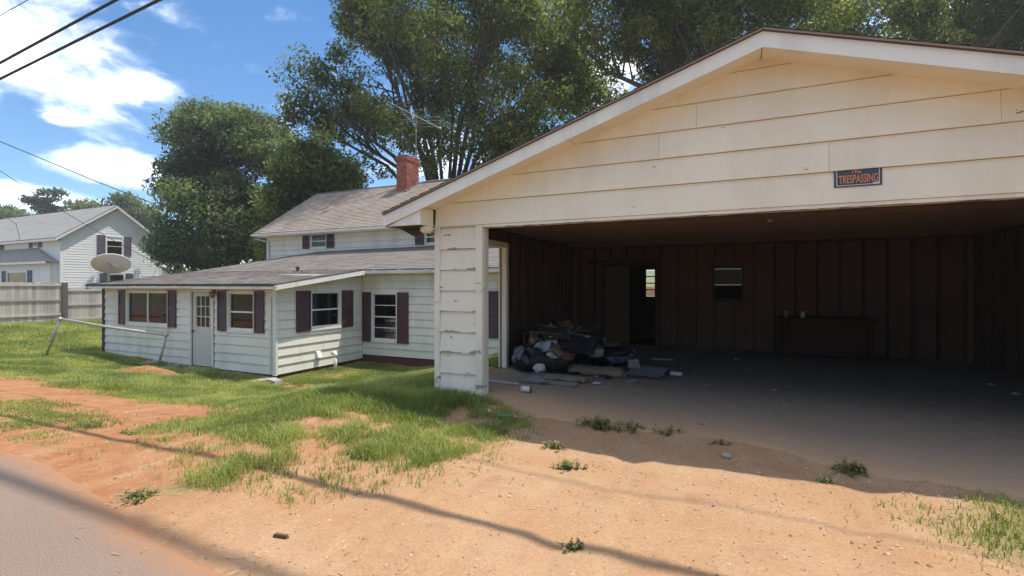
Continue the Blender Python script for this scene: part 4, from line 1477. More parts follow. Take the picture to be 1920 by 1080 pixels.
# ================================================================== FENCE
XF = -31.0
fence = tag(empty('privacy_fence', (XF, 13, -.4)), 'weathered grey picket privacy fence with three rails facing the yard', 'fence')
panels = [(3.2, 7.9, 1.66), (8.02, 12.72, 1.63), (12.98, 17.4, 1.36), (17.55, 22.0, 1.30)]
for (a, b, zt_) in panels:
    y = a
    while y < b - .05:
        w_ = .142
        zb_ = float(ground_h(XF, y)) - .02
        zz = zt_ + random.uniform(-.02, .02)
        off = random.uniform(-.004, .004)
        Geo().poly8([(XF - .02 + off, y, zb_), (XF - .002 + off, y, zb_), (XF - .002 + off, y + w_, zb_), (XF - .02 + off, y + w_, zb_), (XF - .02 + off, y, zz), (XF - .002 + off, y, zz), (XF - .002 + off, y + w_, zz), (XF - .02 + off, y + w_, zz)]).obj('picket', M_fence, fence)
        y += w_ + random.uniform(.003, .012)
    for zz in (zt_ - .14, zt_ - .88, zt_ - 1.62):
        Geo().box(XF + .003, XF + .042, a, b, zz - .045, zz + .045).obj('rail', M_fencerail, fence)
for y, zt_ in ((7.91, 1.66), (12.74, 1.64), (17.42, 1.36), (22.02, 1.3)):
    Geo().box(XF - .03, XF + .08, y, y + .13 if y < 12 or y > 13 else y + .21, -.6, zt_ - .01).obj('post', M_fencepost, fence)

# ================================================================== NEIGHBOUR HOUSE
XN = -46.0
nb = tag(empty('neighbour_house', (-52, 22, -.3)), 'two-storey white vinyl house with slate shutters behind the picket fence', 'house')
yl, zel = onX(113, 443, XN); yr, _ = onX(302, 455, XN)
ya = (yl + yr) / 2; _, zap = onX(215, 389, XN)
WN = Wall((XN, 0, 0), (0, 1, 0), (1, 0, 0))
n1w = rectX(200, 229, 445, 478, XN); n2w = rectX(205, 232, 515, 545, XN)
gw = wall_core(WN, 'gable_wall', M_vinyl, nb, yl, yr, -.6, zel, -.12, 0, [n1w, n2w])
g = Geo(); g.prism([(XN - .12, yl, zel), (XN - .12, yr, zel), (XN - .12, ya, zap - .08)], (.12, 0, 0)); g.obj('gable', M_vinyl, nb)
sl_ = (zap - .08 - zel) / (ya - yl)
zsn = [-.5 + .2 * k for k in range(50)]
lap_boards(WN, gw, M_vinyl, yl + .1, yr - .1, [z for z in zsn if z < zel], [(h[0] - .1, h[1] + .1, h[2] - .1, h[3] + .1) for h in (n1w, n2w)], joined=True, name='siding', tb=.02)
lap_boards(WN, gw, M_vinyl, yl, yr, [z for z in zsn if z > zel - .15 and z < zap - .15], joined=True, name='siding', tb=.02,
           lo=lambda z: yl + .1 + max(0, (z - zel) / sl_), hi=lambda z: yr - .1 - max(0, (z - zel) / sl_))
for y0 in (yl - .02, yr - .1):
    Geo().box(XN + .001, XN + .035, y0, y0 + .12, -.5, zel).obj('corner_board', M_vinyl, gw)
for h in (n1w, n2w):
    window(WN, nb, M_vinyl, *h, rails=(.48,), case=.1)
    for b in (-1, 1):
        a = h[0] - .1 if b < 0 else h[1] + .1
        u0, u1 = (a - .55, a - .01) if b < 0 else (a + .01, a + .55)
        shutter(WN, nb, M_shutter_g, u0, u1, h[2] - .05, h[3] + .1)
WNf = Wall((0, yl, 0), (1, 0, 0), (0, -1, 0))
uwn = rectY(64, 71, 448, 462, yl)
fwn = wall_core(WNf, 'front_wall', M_vinyl, nb, -66, XN, -.6, zel, -.12, 0, [uwn])
lap_boards(WNf, fwn, M_vinyl, -66, XN - .02, [z for z in zsn if z < zel], [(uwn[0] - .1, uwn[1] + .1, uwn[2] - .1, uwn[3] + .1)], joined=True, name='siding', tb=.02)
window(WNf, nb, M_vinyl, *uwn, rails=(.5,), case=.08)
for b in (-1, 1):
    a = uwn[0] - .08 if b < 0 else uwn[1] + .08
    shutter(WNf, nb, M_shutter_g, a - .62 if b < 0 else a + .01, a - .01 if b < 0 else a + .62, uwn[2] - .1, uwn[3] + .1)
x_s, _ = onY(3, 455, yl)
shutter(WNf, nb, M_shutter_g, x_s - .5, x_s + .5, uwn[2] - .1, uwn[3] + .1)
Geo().box(-66, XN - .13, yr - .1, yr, -.6, zel).obj('rear_wall', M_vinyl, nb)
oh = .42
ze_ = zel - .02 - sl_ * oh
shingle_sheet('roof', (-66, yl - oh, ze_ + .2), (XN + .4, yl - oh, ze_ + .2), (XN + .4, ya, zap + .16), (-66, ya, zap + .16), 26, M_shingle3, nb, tab=.9)
shingle_sheet('roof', (XN + .4, yr + oh, ze_ + .2), (-66, yr + oh, ze_ + .2), (-66, ya, zap + .16), (XN + .4, ya, zap + .16), 26, M_shingle3, nb, tab=.9)
for s in (-1, 1):
    ye = yl - oh if s < 0 else yr + oh
    pts = [(XN + .36, ye, ze_ - .04), (XN + .36, ya, zap - .07), (XN + .36, ya, zap + .13), (XN + .36, ye, ze_ + .16)]
    if s > 0:
        pts = pts[::-1]
    Geo().prism(pts, (.03, 0, 0)).obj('rake_board', M_vinyl, nb)
    q = [(XN + .001, ye + .02, ze_ - .02), (XN + .35, ye + .02, ze_ - .02), (XN + .35, ya, zap - .06), (XN + .001, ya, zap - .06)]
    Geo().poly8(q + [(p[0], p[1], p[2] + .02) for p in q]).obj('rake_soffit', M_vinyl, nb)
Geo().box(-66, XN + .35, yl - oh, yl - oh + .03, ze_ - .02, ze_ + .15).obj('fascia', M_vinyl, nb)
Geo().box(-66, XN + .1, yl - oh + .031, yl - .03, ze_ - .02, ze_ + .0).obj('soffit', M_vinyl, nb)
# lean-to addition
ya1 = yl - .45
WA = Wall((0, ya1, 0), (1, 0, 0), (0, -1, 0))
aw = rectY(14, 50, 511, 530, ya1)
_, zea = onY(100, 491, ya1)
adw = wall_core(WA, 'addition_wall', M_vinyl, nb, -66, XN - .35, -.6, zea, -.1, 0, [aw])
lap_boards(WA, adw, M_vinyl, -66, XN - .36, [z for z in zsn if z < zea - .15], [(aw[0] - .12, aw[1] + .12, aw[2] - .12, aw[3] + .12)], joined=True, name='siding', tb=.02)
window(WA, nb, M_vinyl, *aw, rails=(), case=.12)
for b in (-1, 1):
    a = aw[0] - .12 if b < 0 else aw[1] + .12
    shutter(WA, nb, M_shutter_g, a - .75 if b < 0 else a + .12, a - .12 if b < 0 else a + .8, aw[2] - .1, aw[3] + .15)
zta = onY(55, 466, yl)[1]
Geo().box(XN - .45, XN - .351, ya1 + .1, yl - .021, -.6, zea).obj('addition_side', M_vinyl, nb)
shingle_sheet('addition_roof', (-66, ya1 - .35, zea + .06), (XN - .1, ya1 - .35, zea + .06), (XN - 3.2, yl - .03, zta), (-66, yl - .03, zta), 10, M_shingle3, nb, tab=.9)
Geo().poly8([(XN - .1, ya1 - .34, zea + .02), (XN - .1, yl - .03, zea + .02), (XN - 3.2, yl - .03, zea + .02), (XN - .3, ya1 - .3, zea + .02), (XN - .1, ya1 - .34, zea + .05), (XN - .1, yl - .03, zea + .05), (XN - 3.2, yl - .03, zta - .05), (XN - .3, ya1 - .3, zea + .05)]).obj('hip_end', M_shingle3, nb)
Geo().box(-66, XN - .12, ya1 - .37, ya1 - .352, zea - .12, zea + .045).obj('fascia', M_vinyl, nb)
# low rear wing seen past the gable
yw0, zw0 = onX(303, 497, XN - 1); yw1, zw1 = onX(335, 510, XN - 1)
g = Geo(); g.prism([(XN - 1, yr + .02, -.6), (XN - 1, yw1, -.6), (XN - 1, yw1, zw1 - .1), (XN - 1, yr + .02, zw0 - .1)], (-6, 0, 0)); g.obj('rear_wing', M_vinyl, nb)
g = Geo(); g.prism([(XN - .7, yr + .02, zw0 - .09), (XN - .7, yw1 + .4, zw1 - .2), (XN - .7, yw1 + .4, zw1 - .08), (XN - .7, yr + .02, zw0 + .03)], (-6.6, 0, 0)); g.obj('rear_wing_roof', M_shingle3, nb)

# ================================================================== WIRES
def wire(pts, r, label, sag=0.):
    pts = [Vector(p) for p in pts]
    path = []
    for a, b in zip(pts[:-1], pts[1:]):
        for k in range(12):
            t_ = k / 12
            p = a.lerp(b, t_); p.z -= sag * 4 * t_ * (1 - t_); path.append(p)
    path.append(pts[-1])
    o = Geo().tube(path, r, 6).obj('utility_wire', M_wire, smooth=True)
    tag(o, label, 'wire', 'overhead utility wires')


def at(px, py, Y):
    x, z = onY(px, py, Y); return Vector((x, Y, z))


a0, a1 = at(0, 118, 4.45), at(217, 0, 4.45); d = (a1 - a0)
wire([a0 - d * 6, a0, a1, a1 + d * 1 + Vector((0, 0, -.2)), Vector((14, 4.45, 6.9))], .024, 'upper of two thick black cables strung along the lane')
a0, a1 = at(0, 148, 4.38), at(298, 0, 4.38); d = (a1 - a0)
wire([a0 - d * 6, a0, a1, a1 + d * 1 + Vector((0, 0, -.15)), Vector((14, 4.38, 6.6))], .024, 'lower of two thick black cables strung along the lane')
a0, a1 = at(0, 29, 6.5), at(52, 0, 6.5); d = a1 - a0
wire([a0 - d * 10, a0, a1, a1 + d * 8, Vector((20, 6.5, 13))], .011, 'thin single wire high above the two thick cables')
wire([(-45, 5.7, 14.0), (-12, 5.7, 14.0), (14, 5.7, 14.3)], .05, 'thick cable overhead that shadows the asphalt edge')
hc = Vector((-18.15, 13.92, 3.45))
wire([at(-240, 195, 9.0), at(0, 265, 10.2), at(180, 340, 11.5), at(330, 398, 13), hc], .02, 'black service cable sagging down to the house eave corner')
wire([at(-200, 180, 12), at(0, 320, 15), at(100, 386, 16.5), at(215, 452, 18.0), Vector((XN + .05, yr - .2, 3.3))], .02, 'dark service cable crossing before the white neighbour gable')
wire([at(300, 432, 30), at(400, 453, 23), Vector((-18.14, 15.2, 2.95))], .014, 'thin wire running low to the upper wall corner')
wire([Vector((-60, 13, 7.0)), at(0, 400, 16), at(30, 420, 17), Vector((-50, 18.0, 5.0))], .014, 'thin wire dropping to the neighbour roof')


# ================================================================== TREES
def leaf_mesh(name, cen, rad, per, lsize, mat, seed, out_c, droop=.2):
    r_ = np.random.default_rng(seed)
    N = int(per.sum())
    idx = np.repeat(np.arange(len(cen)), per)
    d = r_.normal(size=(N, 3)); d /= np.linalg.norm(d, axis=1)[:, None]
    rr = r_.random(N) ** .45
    p = cen[idx] + d * (rr[:, None] * rad[idx][:, None]) * np.array([1, 1, .72])
    nrm = d * .6 + r_.normal(size=(N, 3)) * .75 + np.array([0, 0, .55])
    nrm /= np.linalg.norm(nrm, axis=1)[:, None]
    tn = np.cross(nrm, r_.normal(size=(N, 3))); tn /= np.linalg.norm(tn, axis=1)[:, None]
    bn = np.cross(nrm, tn)
    L = lsize * (r_.uniform(.45, 1.2, N) * np.where(r_.random(N) < .15, 1.7, 1))[:, None]; w = L * r_.uniform(.42, .62, N)[:, None]
    fold = nrm * (L * .16)
    V = np.stack([p - tn * L * .5, p - bn * w * .5 + fold, p + tn * L * .5 - np.array([0, 0, 1]) * L * droop, p + bn * w * .5 + fold], 1).reshape(-1, 3)
    ct = r_.uniform(0, 1, len(cen))
    tint = np.clip(.08 + .62 * ct[idx] ** 1.3 + r_.normal(0, .2, N), 0, 1)
    me, org = mk_np(name, V, 4, mat, np.repeat(tint, 4))
    return me, org


def tree(name, base, trunk_h, trunk_r, lobes, n_cl, per, clr, lsize, mat, seed, label, lean=(0, 0), group=None, limbs=10, fork=3, cat='tree', lr=1.0, gapt=.45):
    """lobes: (centre rel. to base, radii). Leaf clumps fill the lobes towards their skin."""
    r_ = np.random.default_rng(seed); rd = random.Random(seed)
    root = tag(empty(name, base), label, cat, group)
    lob = [(np.array(c, float) + np.array(base), np.array(q, float)) for c, q in lobes]
    vol = np.array([np.prod(q) ** .75 for _, q in lob]); vol /= vol.sum()
    cen = []
    while len(cen) < n_cl:
        k = r_.choice(len(lob), p=vol)
        d = r_.normal(size=3); d /= np.linalg.norm(d)
        f = 1 - .62 * r_.random() ** 1.7
        c = lob[k][0] + d * lob[k][1] * f
        if d[2] < -.35 and r_.random() < .45:
            continue
        # gaps
        if fbm(np.array([c[0] * .33 + c[2] * .21]), np.array([c[2] * .37 + c[1] * .27]), seed, 3)[0] < gapt:
            continue
        cen.append(c)
    cen = np.array(cen); rad = r_.uniform(.6, 1.3, len(cen)) * clr
    pers = (per * (rad / clr) ** 2 * r_.uniform(.7, 1.3, len(cen))).astype(int)
    me, org = leaf_mesh('crown', cen, rad, pers, lsize, mat, seed + 1, None)
    cr_ = bpy.data.objects.new('crown', me); COL.objects.link(cr_); cr_.parent = root; cr_.location = Vector(org) - Vector(base)
    cr_['kind'] = 'stuff'
    g = Geo()
    B = Vector(base); topv = B + Vector((lean[0], lean[1], trunk_h))
    zmax = max(c[2] + q[2] for c, q in lob)
    trunk_path = [B + Vector((0, 0, -.3)), B + Vector((lean[0] * .1, lean[1] * .1, trunk_h * .3)), B + Vector((lean[0] * .45, lean[1] * .5, trunk_h * .7)), topv]
    g.tube(trunk_path, [trunk_r * 1.35, trunk_r, trunk_r * .9, trunk_r * .8], 10)
    for k in range(limbs):
        c = cen[rd.randrange(len(cen))]
        tgt = Vector(c)
        if tgt.z < topv.z + 1:
            tgt.z = topv.z + rd.uniform(.5, 3)
        st = trunk_path[2].lerp(topv, rd.uniform(.2, 1))
        m1 = st.lerp(tgt, .35) + Vector((rd.uniform(-.6, .6), rd.uniform(-.6, .6), rd.uniform(.6, 1.8)))
        m2 = st.lerp(tgt, .7) + Vector((rd.uniform(-.6, .6), rd.uniform(-.6, .6), rd.uniform(.2, 1.)))
        r0 = trunk_r * rd.uniform(.3, .52) * lr
        g.tube([st, m1, m2, tgt], [r0, r0 * .72, r0 * .42, r0 * .14], 7)
        # secondary branches to nearby clumps
        dist = np.linalg.norm(cen - np.array(m2), axis=1)
        near = np.argsort(dist)[:14]
        for j in rd.sample(list(near), min(fork, len(near))):
            e = Vector(cen[j]); s0 = m1.lerp(m2, rd.uniform(.2, 1))
            mm = s0.lerp(e, .5) + Vector((rd.uniform(-.4, .4), rd.uniform(-.4, .4), rd.uniform(0, .6)))
            g.tube([s0, mm, e], [r0 * .36, r0 * .22, r0 * .06], 5)
    g.obj('trunk', M_bark, root, True)
    return root


def copy_tree(root, loc, label, rz=0, sc=1.0, group=None):
    c = root.copy(); COL.objects.link(c); c.location = loc; c.rotation_euler.z = rz; c.scale = (sc, sc, sc)
    c['label'] = label
    if group:
        c['group'] = group
    for ch in root.children:
        d = ch.copy(); COL.objects.link(d); d.parent = c
    return c


def gpt(px, c):
    dx, dy = ray(px)
    x, y = dx * c, dy * c
    return (x, y, float(ground_h(x, y)))


# big oak behind the house: several stems
b1 = gpt(838, 30)


def lobe_px(base, px, py, c, rx, rz, ry=None):
    dx, dy = ray(px)
    return ((dx * c - base[0], dy * c - base[1], CAMZ + (HOR - py) / F * c - base[2]), (rx / F * c, (ry or rx) / F * c, rz / F * c))


L1 = [lobe_px(b1, 850, -20, 30, 200, 150), lobe_px(b1, 760, 110, 29, 150, 110), lobe_px(b1, 640, 190, 28.5, 105, 80), lobe_px(b1, 720, 260, 27.5, 120, 55),
      lobe_px(b1, 980, 90, 29, 150, 120), lobe_px(b1, 1030, 200, 28, 130, 80), lobe_px(b1, 600, 225, 29, 70, 45), lobe_px(b1, 690, 70, 30, 70, 60), lobe_px(b1, 870, 190, 31, 150, 80), lobe_px(b1, 800, 285, 28, 90, 45), lobe_px(b1, 905, 280, 28.5, 90, 45), lobe_px(b1, 980, 275, 27, 80, 40)]
tree('oak_tree', b1, 5.5, .62, L1, 1250, 120, .92, .21, M_oak, 5, 'towering multi-stem oak with a broad crown rising behind the chimney', gapt=.495, limbs=22, fork=6, lr=.6, group='trees behind the houses')
b2 = gpt(440, 40)
L2 = [lobe_px(b2, 400, 255, 40, 82, 52), lobe_px(b2, 465, 275, 39, 85, 60), lobe_px(b2, 380, 355, 40, 75, 70), lobe_px(b2, 450, 400, 38, 120, 70), lobe_px(b2, 350, 430, 39, 45, 75), lobe_px(b2, 530, 330, 38, 75, 60), lobe_px(b2, 500, 400, 37, 90, 70), lobe_px(b2, 420, 470, 38, 110, 50)]
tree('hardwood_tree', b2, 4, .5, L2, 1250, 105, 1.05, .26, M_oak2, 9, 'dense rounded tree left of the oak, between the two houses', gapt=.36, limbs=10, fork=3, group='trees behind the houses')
b3 = gpt(610, 31)
L3 = [lobe_px(b3, 600, 330, 31, 80, 55), lobe_px(b3, 660, 320, 30, 60, 40), lobe_px(b3, 560, 390, 31, 65, 50), lobe_px(b3, 520, 430, 32, 45, 60)]
tree('hardwood_tree', b3, 3, .26, L3, 420, 95, .85, .24, M_oak, 12, 'lower yellow green tree against the end of the house roof', gapt=.38, limbs=6, fork=3, group='trees behind the houses')
b4 = gpt(1335, 23)
L4 = [lobe_px(b4, 1180, 20, 23, 150, 80), lobe_px(b4, 1330, -30, 23, 190, 110), lobe_px(b4, 1480, 40, 23, 170, 70), lobe_px(b4, 1250, 110, 24, 130, 45), lobe_px(b4, 1100, -10, 24, 90, 70)]
tree('oak_tree', b4, 7.4, .38, L4, 820, 115, .72, .18, M_oak, 17, 'dark oak with forking limbs right behind the garage ridge', lean=(-1.0, .3), limbs=16, fork=4, group='trees behind the houses')
b5 = gpt(1720, 26)
L5 = [lobe_px(b5, 1640, 30, 26, 160, 80), lobe_px(b5, 1820, 20, 25, 190, 100), lobe_px(b5, 1980, 40, 25, 160, 110), lobe_px(b5, 1720, 90, 27, 150, 50)]
tree('oak_tree', b5, 6.5, .42, L5, 760, 115, .8, .19, M_oak, 23, 'shady oak crown beyond the right slope of the garage roof', limbs=14, fork=4, group='trees behind the houses')
# far trees past the neighbour house
b6 = gpt(82, 100)
L6 = [lobe_px(b6, 88, 362, 100, 20, 6), lobe_px(b6, 68, 378, 100, 22, 5), lobe_px(b6, 95, 375, 100, 22, 6), lobe_px(b6, 84, 392, 100, 22, 7), lobe_px(b6, 108, 362, 100, 12, 4)]
tree('pine_tree', b6, 16, .3, L6, 95, 40, 1.0, .5, M_pine, 31, 'tall open pine with flat layered branches behind the grey roof', limbs=12, fork=2, group='far trees')
b7 = gpt(165, 95)
L7 = [lobe_px(b7, 165, 388, 95, 26, 11), lobe_px(b7, 165, 405, 95, 34, 16)]
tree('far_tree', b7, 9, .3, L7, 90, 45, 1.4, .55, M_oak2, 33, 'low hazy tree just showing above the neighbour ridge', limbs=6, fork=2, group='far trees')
b8 = gpt(240, 85)
L8 = [lobe_px(b8, 232, 385, 85, 26, 17), lobe_px(b8, 250, 405, 85, 34, 22), lobe_px(b8, 270, 425, 85, 20, 25)]
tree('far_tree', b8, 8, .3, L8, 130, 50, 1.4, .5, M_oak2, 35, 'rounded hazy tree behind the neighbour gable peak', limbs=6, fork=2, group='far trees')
b9 = gpt(15, 110)
L9 = [lobe_px(b9, 40, 412, 110, 38, 12), lobe_px(b9, -20, 405, 110, 50, 20)]
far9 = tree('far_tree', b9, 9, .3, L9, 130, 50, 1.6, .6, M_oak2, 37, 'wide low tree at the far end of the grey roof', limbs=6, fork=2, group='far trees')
# small bright bush beside the house
b10 = gpt(352, 33)
L10 = [lobe_px(b10, 352, 505, 33, 16, 14), lobe_px(b10, 345, 520, 33, 22, 14)]
tree('shrub', b10, 1.0, .08, L10, 30, 60, .4, .16, M_weed, 41, 'small bright green bush in the gap between the houses', limbs=5, fork=2, cat='shrub')
# trees on the far side of the lane (behind the viewer; they shade nothing in view and show in the window panes)
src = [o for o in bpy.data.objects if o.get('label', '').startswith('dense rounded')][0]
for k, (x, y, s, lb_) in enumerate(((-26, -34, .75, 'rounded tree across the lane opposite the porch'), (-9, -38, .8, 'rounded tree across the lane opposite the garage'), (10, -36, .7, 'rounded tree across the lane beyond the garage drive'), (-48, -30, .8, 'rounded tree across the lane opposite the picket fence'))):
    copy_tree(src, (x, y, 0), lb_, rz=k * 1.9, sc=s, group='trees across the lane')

# ================================================================== GRASS
def blades(X, Y, hgt, wid, tint, r_):
    N = len(X)
    Z = ground_h(X, Y)
    a = r_.uniform(0, 2 * np.pi, N); lean = r_.uniform(.15, 1.15, N) * hgt
    dx, dy = np.cos(a), np.sin(a)
    tw = a + np.pi / 2 + r_.normal(0, .5, N)
    wx, wy = np.cos(tw) * wid / 2, np.sin(tw) * wid / 2
    p0 = np.stack([X - wx, Y - wy, Z - .01], 1); p1 = np.stack([X + wx, Y + wy, Z - .01], 1)
    mx, my, mz = X + dx * lean * .35, Y + dy * lean * .35, Z + hgt * .58
    p2 = np.stack([mx - wx * .8, my - wy * .8, mz], 1); p3 = np.stack([mx + wx * .8, my + wy * .8, mz], 1)
    p4 = np.stack([X + dx * lean, Y + dy * lean, Z + hgt * r_.uniform(.78, 1.0, N)], 1)
    V = np.stack([p0, p1, p2, p3, p4], 1).reshape(-1, 3)
    return V, np.repeat(tint, 5)


def grass_field(x0, x1, y0, y1, dens_m2, h0, wid, seed, maxn):
    r_ = np.random.default_rng(seed)
    n = int((x1 - x0) * (y1 - y0) * dens_m2)
    X = r_.uniform(x0, x1, n); Y = r_.uniform(y0, y1, n)
    # keep what the viewpoint's surroundings can show
    c = -X * SN + Y * CS; r = X * CS + Y * SN
    k = (c > 1.2) & (np.abs(r) < c * 1.35 + 1.5)
    blk = ((X > -17.95) & (X < XPR + .03) & (Y > YP - .03)) | ((X > -18.1) & (X < XE) & (Y > YM - .02)) | ((X > XL) & (X < XR) & (Y > slab_edge(X) + .05))
    X, Y = X[k & ~blk], Y[k & ~blk]
    cov = grass_cover(X, Y)
    keep = r_.random(len(X)) < cov
    X, Y, cov = X[keep], Y[keep], cov[keep]
    tall = fbm(X * .8, Y * .8, 61, 3)
    near = np.exp(-(((X + 4.6) / 1.3) ** 2 + ((Y - 5.3) / 1.0) ** 2))
    h = h0 * (.45 + 1.1 * np.clip((tall - .3) * 2, 0, 1) + 1.3 * near) * (.35 + .65 * cov) * r_.uniform(.6, 1.3, len(X))
    dry = fbm(X * 1.3, Y * 1.3, 71, 3)
    tint = np.clip(.48 + (dry - .5) * 1.5 + r_.normal(0, .17, len(X)), .19, 1)
    st_ = r_.random(len(X)) < np.clip(.08 + (dry - .5) * 1.0, .03, .4)
    tint = np.where(st_, .05, tint); h = np.where(st_, h * .55, h)
    return blades(X, Y, h, wid * r_.uniform(.6, 1.4, len(X)), tint, r_)


parts = [grass_field(-10.2, -1.6, 2.2, 11.4, 6200, .085, .0065, 1, 0), grass_field(-1.6, 4, .4, 5.0, 2500, .07, .0065, 6, 0),
         grass_field(-18.5, -10.2, 2.0, 8.4, 3000, .11, .010, 2, 0), grass_field(-31, -18.1, 2, 22, 600, .12, .018, 3, 0), grass_field(-60, -31, 0, 40, 35, .2, .05, 4, 0)]
V = np.concatenate([p[0] for p in parts]); T = np.concatenate([p[1] for p in parts])
me, org = mk_np('grass', V, 'blade', M_grass, T)
go = bpy.data.objects.new('grass', me); COL.objects.link(go); go.location = org
tag(go, 'uneven unmown green grass over the yard', 'grass', kind='stuff')
print('grass blades', len(V) // 5)

# pebbles and chips on the dirt
r_ = np.random.default_rng(99)
n = 9000
X = r_.uniform(-9, 3.5, n); Y = r_.uniform(.3, 5.2, n)
k = (Y - road_edge(X) > -.15) & (Y < slab_edge(X) + .2) & (grass_cover(X, Y) < .5) & (r_.random(n) < .35 + .65 * sstep(-4, 0, X))
X, Y = X[k], Y[k]
Z = ground_h(X, Y); s = r_.uniform(.003, .009, len(X)) * r_.choice([1, 1, 1, 1.6], len(X)) * (1 + .35 * sstep(-.2, 1.2, X))
an = r_.uniform(0, 6.28, len(X)); ca, sa = np.cos(an), np.sin(an); e = r_.uniform(.6, 1.2, len(X))
oct_ = [(1, 0, 0), (0, 1, 0), (-1, 0, 0), (0, -1, 0), (0, 0, .75), (0, 0, -.4)]
pts = [np.stack([X + (ca * o[0] - sa * o[1] * e) * s, Y + (sa * o[0] + ca * o[1] * e) * s, Z + .002 + o[2] * s], 1) for o in oct_]
tri = [(0, 1, 4), (1, 2, 4), (2, 3, 4), (3, 0, 4), (1, 0, 5), (2, 1, 5), (3, 2, 5), (0, 3, 5)]
V = np.stack([pts[i] for t_ in tri for i in t_], 1).reshape(-1, 3)
tp = NT('pebble'); M_peb = tp.fin(tp.mix(tp.attr('tint'), (.22, .13, .08), (.62, .46, .32)), .9)
me, org = mk_np('gravel', V, 3, M_peb, np.repeat(r_.random(len(X)), 24))
go = bpy.data.objects.new('gravel', me); COL.objects.link(go); go.location = org
tag(go, 'loose gravel and grit scattered over the sandy drive', 'gravel', kind='stuff')

# dry straw and twig bits lying on the dirt
n = 5200
X = r_.uniform(-9, 3.5, n); Y = r_.uniform(.4, 5.6, n)
gc = grass_cover(X, Y)
k = (Y - road_edge(X) > -.3) & (Y < slab_edge(X) + .5) & (gc < .6) & (r_.random(n) < np.clip(.12 + 1.4 * gc + .9 * (fbm(X * 1.1, Y * 1.1, 83, 3) - .5) * 2, .03, 1))
X, Y = X[k], Y[k]
Z = np.maximum(ground_h(X, Y), np.where(Y - road_edge(X) < .05, .001, -9)) + .004
L = r_.uniform(.012, .055, len(X)); an = r_.uniform(0, 6.28, len(X)); w = r_.uniform(.0012, .003, len(X))
dx, dy = np.cos(an) * L / 2, np.sin(an) * L / 2; nx_, ny_ = -np.sin(an) * w, np.cos(an) * w
V = np.stack([np.stack([X - dx - nx_, Y - dy - ny_, Z], 1), np.stack([X + dx - nx_, Y + dy - ny_, Z + L * .12], 1), np.stack([X + dx + nx_, Y + dy + ny_, Z + L * .12], 1), np.stack([X - dx + nx_, Y - dy + ny_, Z], 1)], 1).reshape(-1, 3)
tp = NT('dry_straw'); M_straw = tp.fin(tp.mix(tp.attr('tint'), (.16, .10, .05), (.52, .42, .25)), .9)
me, org = mk_np('straw_litter', V, 4, M_straw, np.repeat(r_.random(len(X)), 4))
go = bpy.data.objects.new('straw_litter', me); COL.objects.link(go); go.location = org
tag(go, 'dry straw and twig bits lying on the clay and drive', 'straw', kind='stuff')

# weeds along the slab and in the drive
def weed(px, py, size, seed, label, n=26, flat=False):
    x, y, z = onG(px, py)
    rd = random.Random(seed)
    root = tag(empty('weed', (x, y, z)), label, 'weed', 'weeds in the dirt')
    g = Geo(); V, Fc, T = [], [], []
    for k in range(n):
        a = rd.uniform(0, 6.28); L = size * rd.uniform(.5, 1.1); tilt = rd.uniform(.2, 1.1) if not flat else rd.uniform(.9, 1.4)
        ox, oy = x + rd.gauss(0, size * .7), y + rd.gauss(0, size * .4)
        oz = float(ground_h(ox, oy))
        tip = Vector((ox + math.cos(a) * math.sin(tilt) * L, oy + math.sin(a) * math.sin(tilt) * L, oz + math.cos(tilt) * L))
        g.tube([(ox, oy, oz - .01), Vector((ox, oy, oz)).lerp(tip, .5) + Vector((0, 0, .01)), tip], [.003, .002, .001], 4, False)
        for j in range(rd.randint(5, 9)):
            p = Vector((ox, oy, oz)).lerp(tip, rd.uniform(.15, 1)); b = rd.uniform(0, 6.28); l = rd.uniform(.018, .05) * (size / .12) ** .5
            dv = Vector((math.cos(b), math.sin(b), rd.uniform(-.2, .7))).normalized(); sd = dv.cross(Vector((0, 0, 1))).normalized() * l * .28
            i = len(V); V += [p, p + dv * l * .5 + sd, p + dv * l, p + dv * l * .5 - sd]; Fc.append((i, i + 1, i + 2, i + 3)); T += [rd.random()] * 4
    mk('leaves', V, Fc, M_weed, root, tint=T)
    g.obj('stem', M_weed, root)['kind'] = 'stuff'


weed(1120, 800, .12, 1, 'bushy weed clump growing along the broken slab edge nearest the pier', 60)
weed(1180, 806, .10, 12, 'low weed beside the bushy clump on the slab edge', 24)
weed(1250, 812, .10, 2, 'thin weed at the middle of the slab edge', 14)
weed(1350, 832, .06, 3, 'sparse tiny weed along the slab lip', 12)
weed(1490, 838, .09, 4, 'single weed standing where the slab edge steps back', 6)
weed(1600, 885, .09, 5, 'leafy weed patch on the dirt in the garage shadow', 40)
weed(1068, 878, .08, 6, 'sunlit weed in the dirt just off the shadow line', 26)
weed(1040, 840, .08, 7, 'weed half in shade between grass and slab', 24)
weed(1072, 1030, .045, 8, 'small isolated weed on the sandy drive', 20)
weed(1545, 905, .05, 9, 'tiny weed beside the shadow edge', 8)
weed(265, 935, .09, 10, 'dry sprawling weed at the asphalt edge', 26, True)
weed(170, 800, .08, 14, 'flat weed in the clay beside the lane', 20, True)
weed(245, 812, .07, 15, 'flat weed on the clay under the cable shadow', 16, True)
weed(860, 735, .20, 16, 'dry twiggy weed leaning on the pier base', 14)


# ================================================================== DEBRIS IN THE GARAGE
def on_floor(px, py, z=0.):
    dx, dy = ray(px); c = (CAMZ - z) * F / (py - HOR)
    return dx * c, dy * c


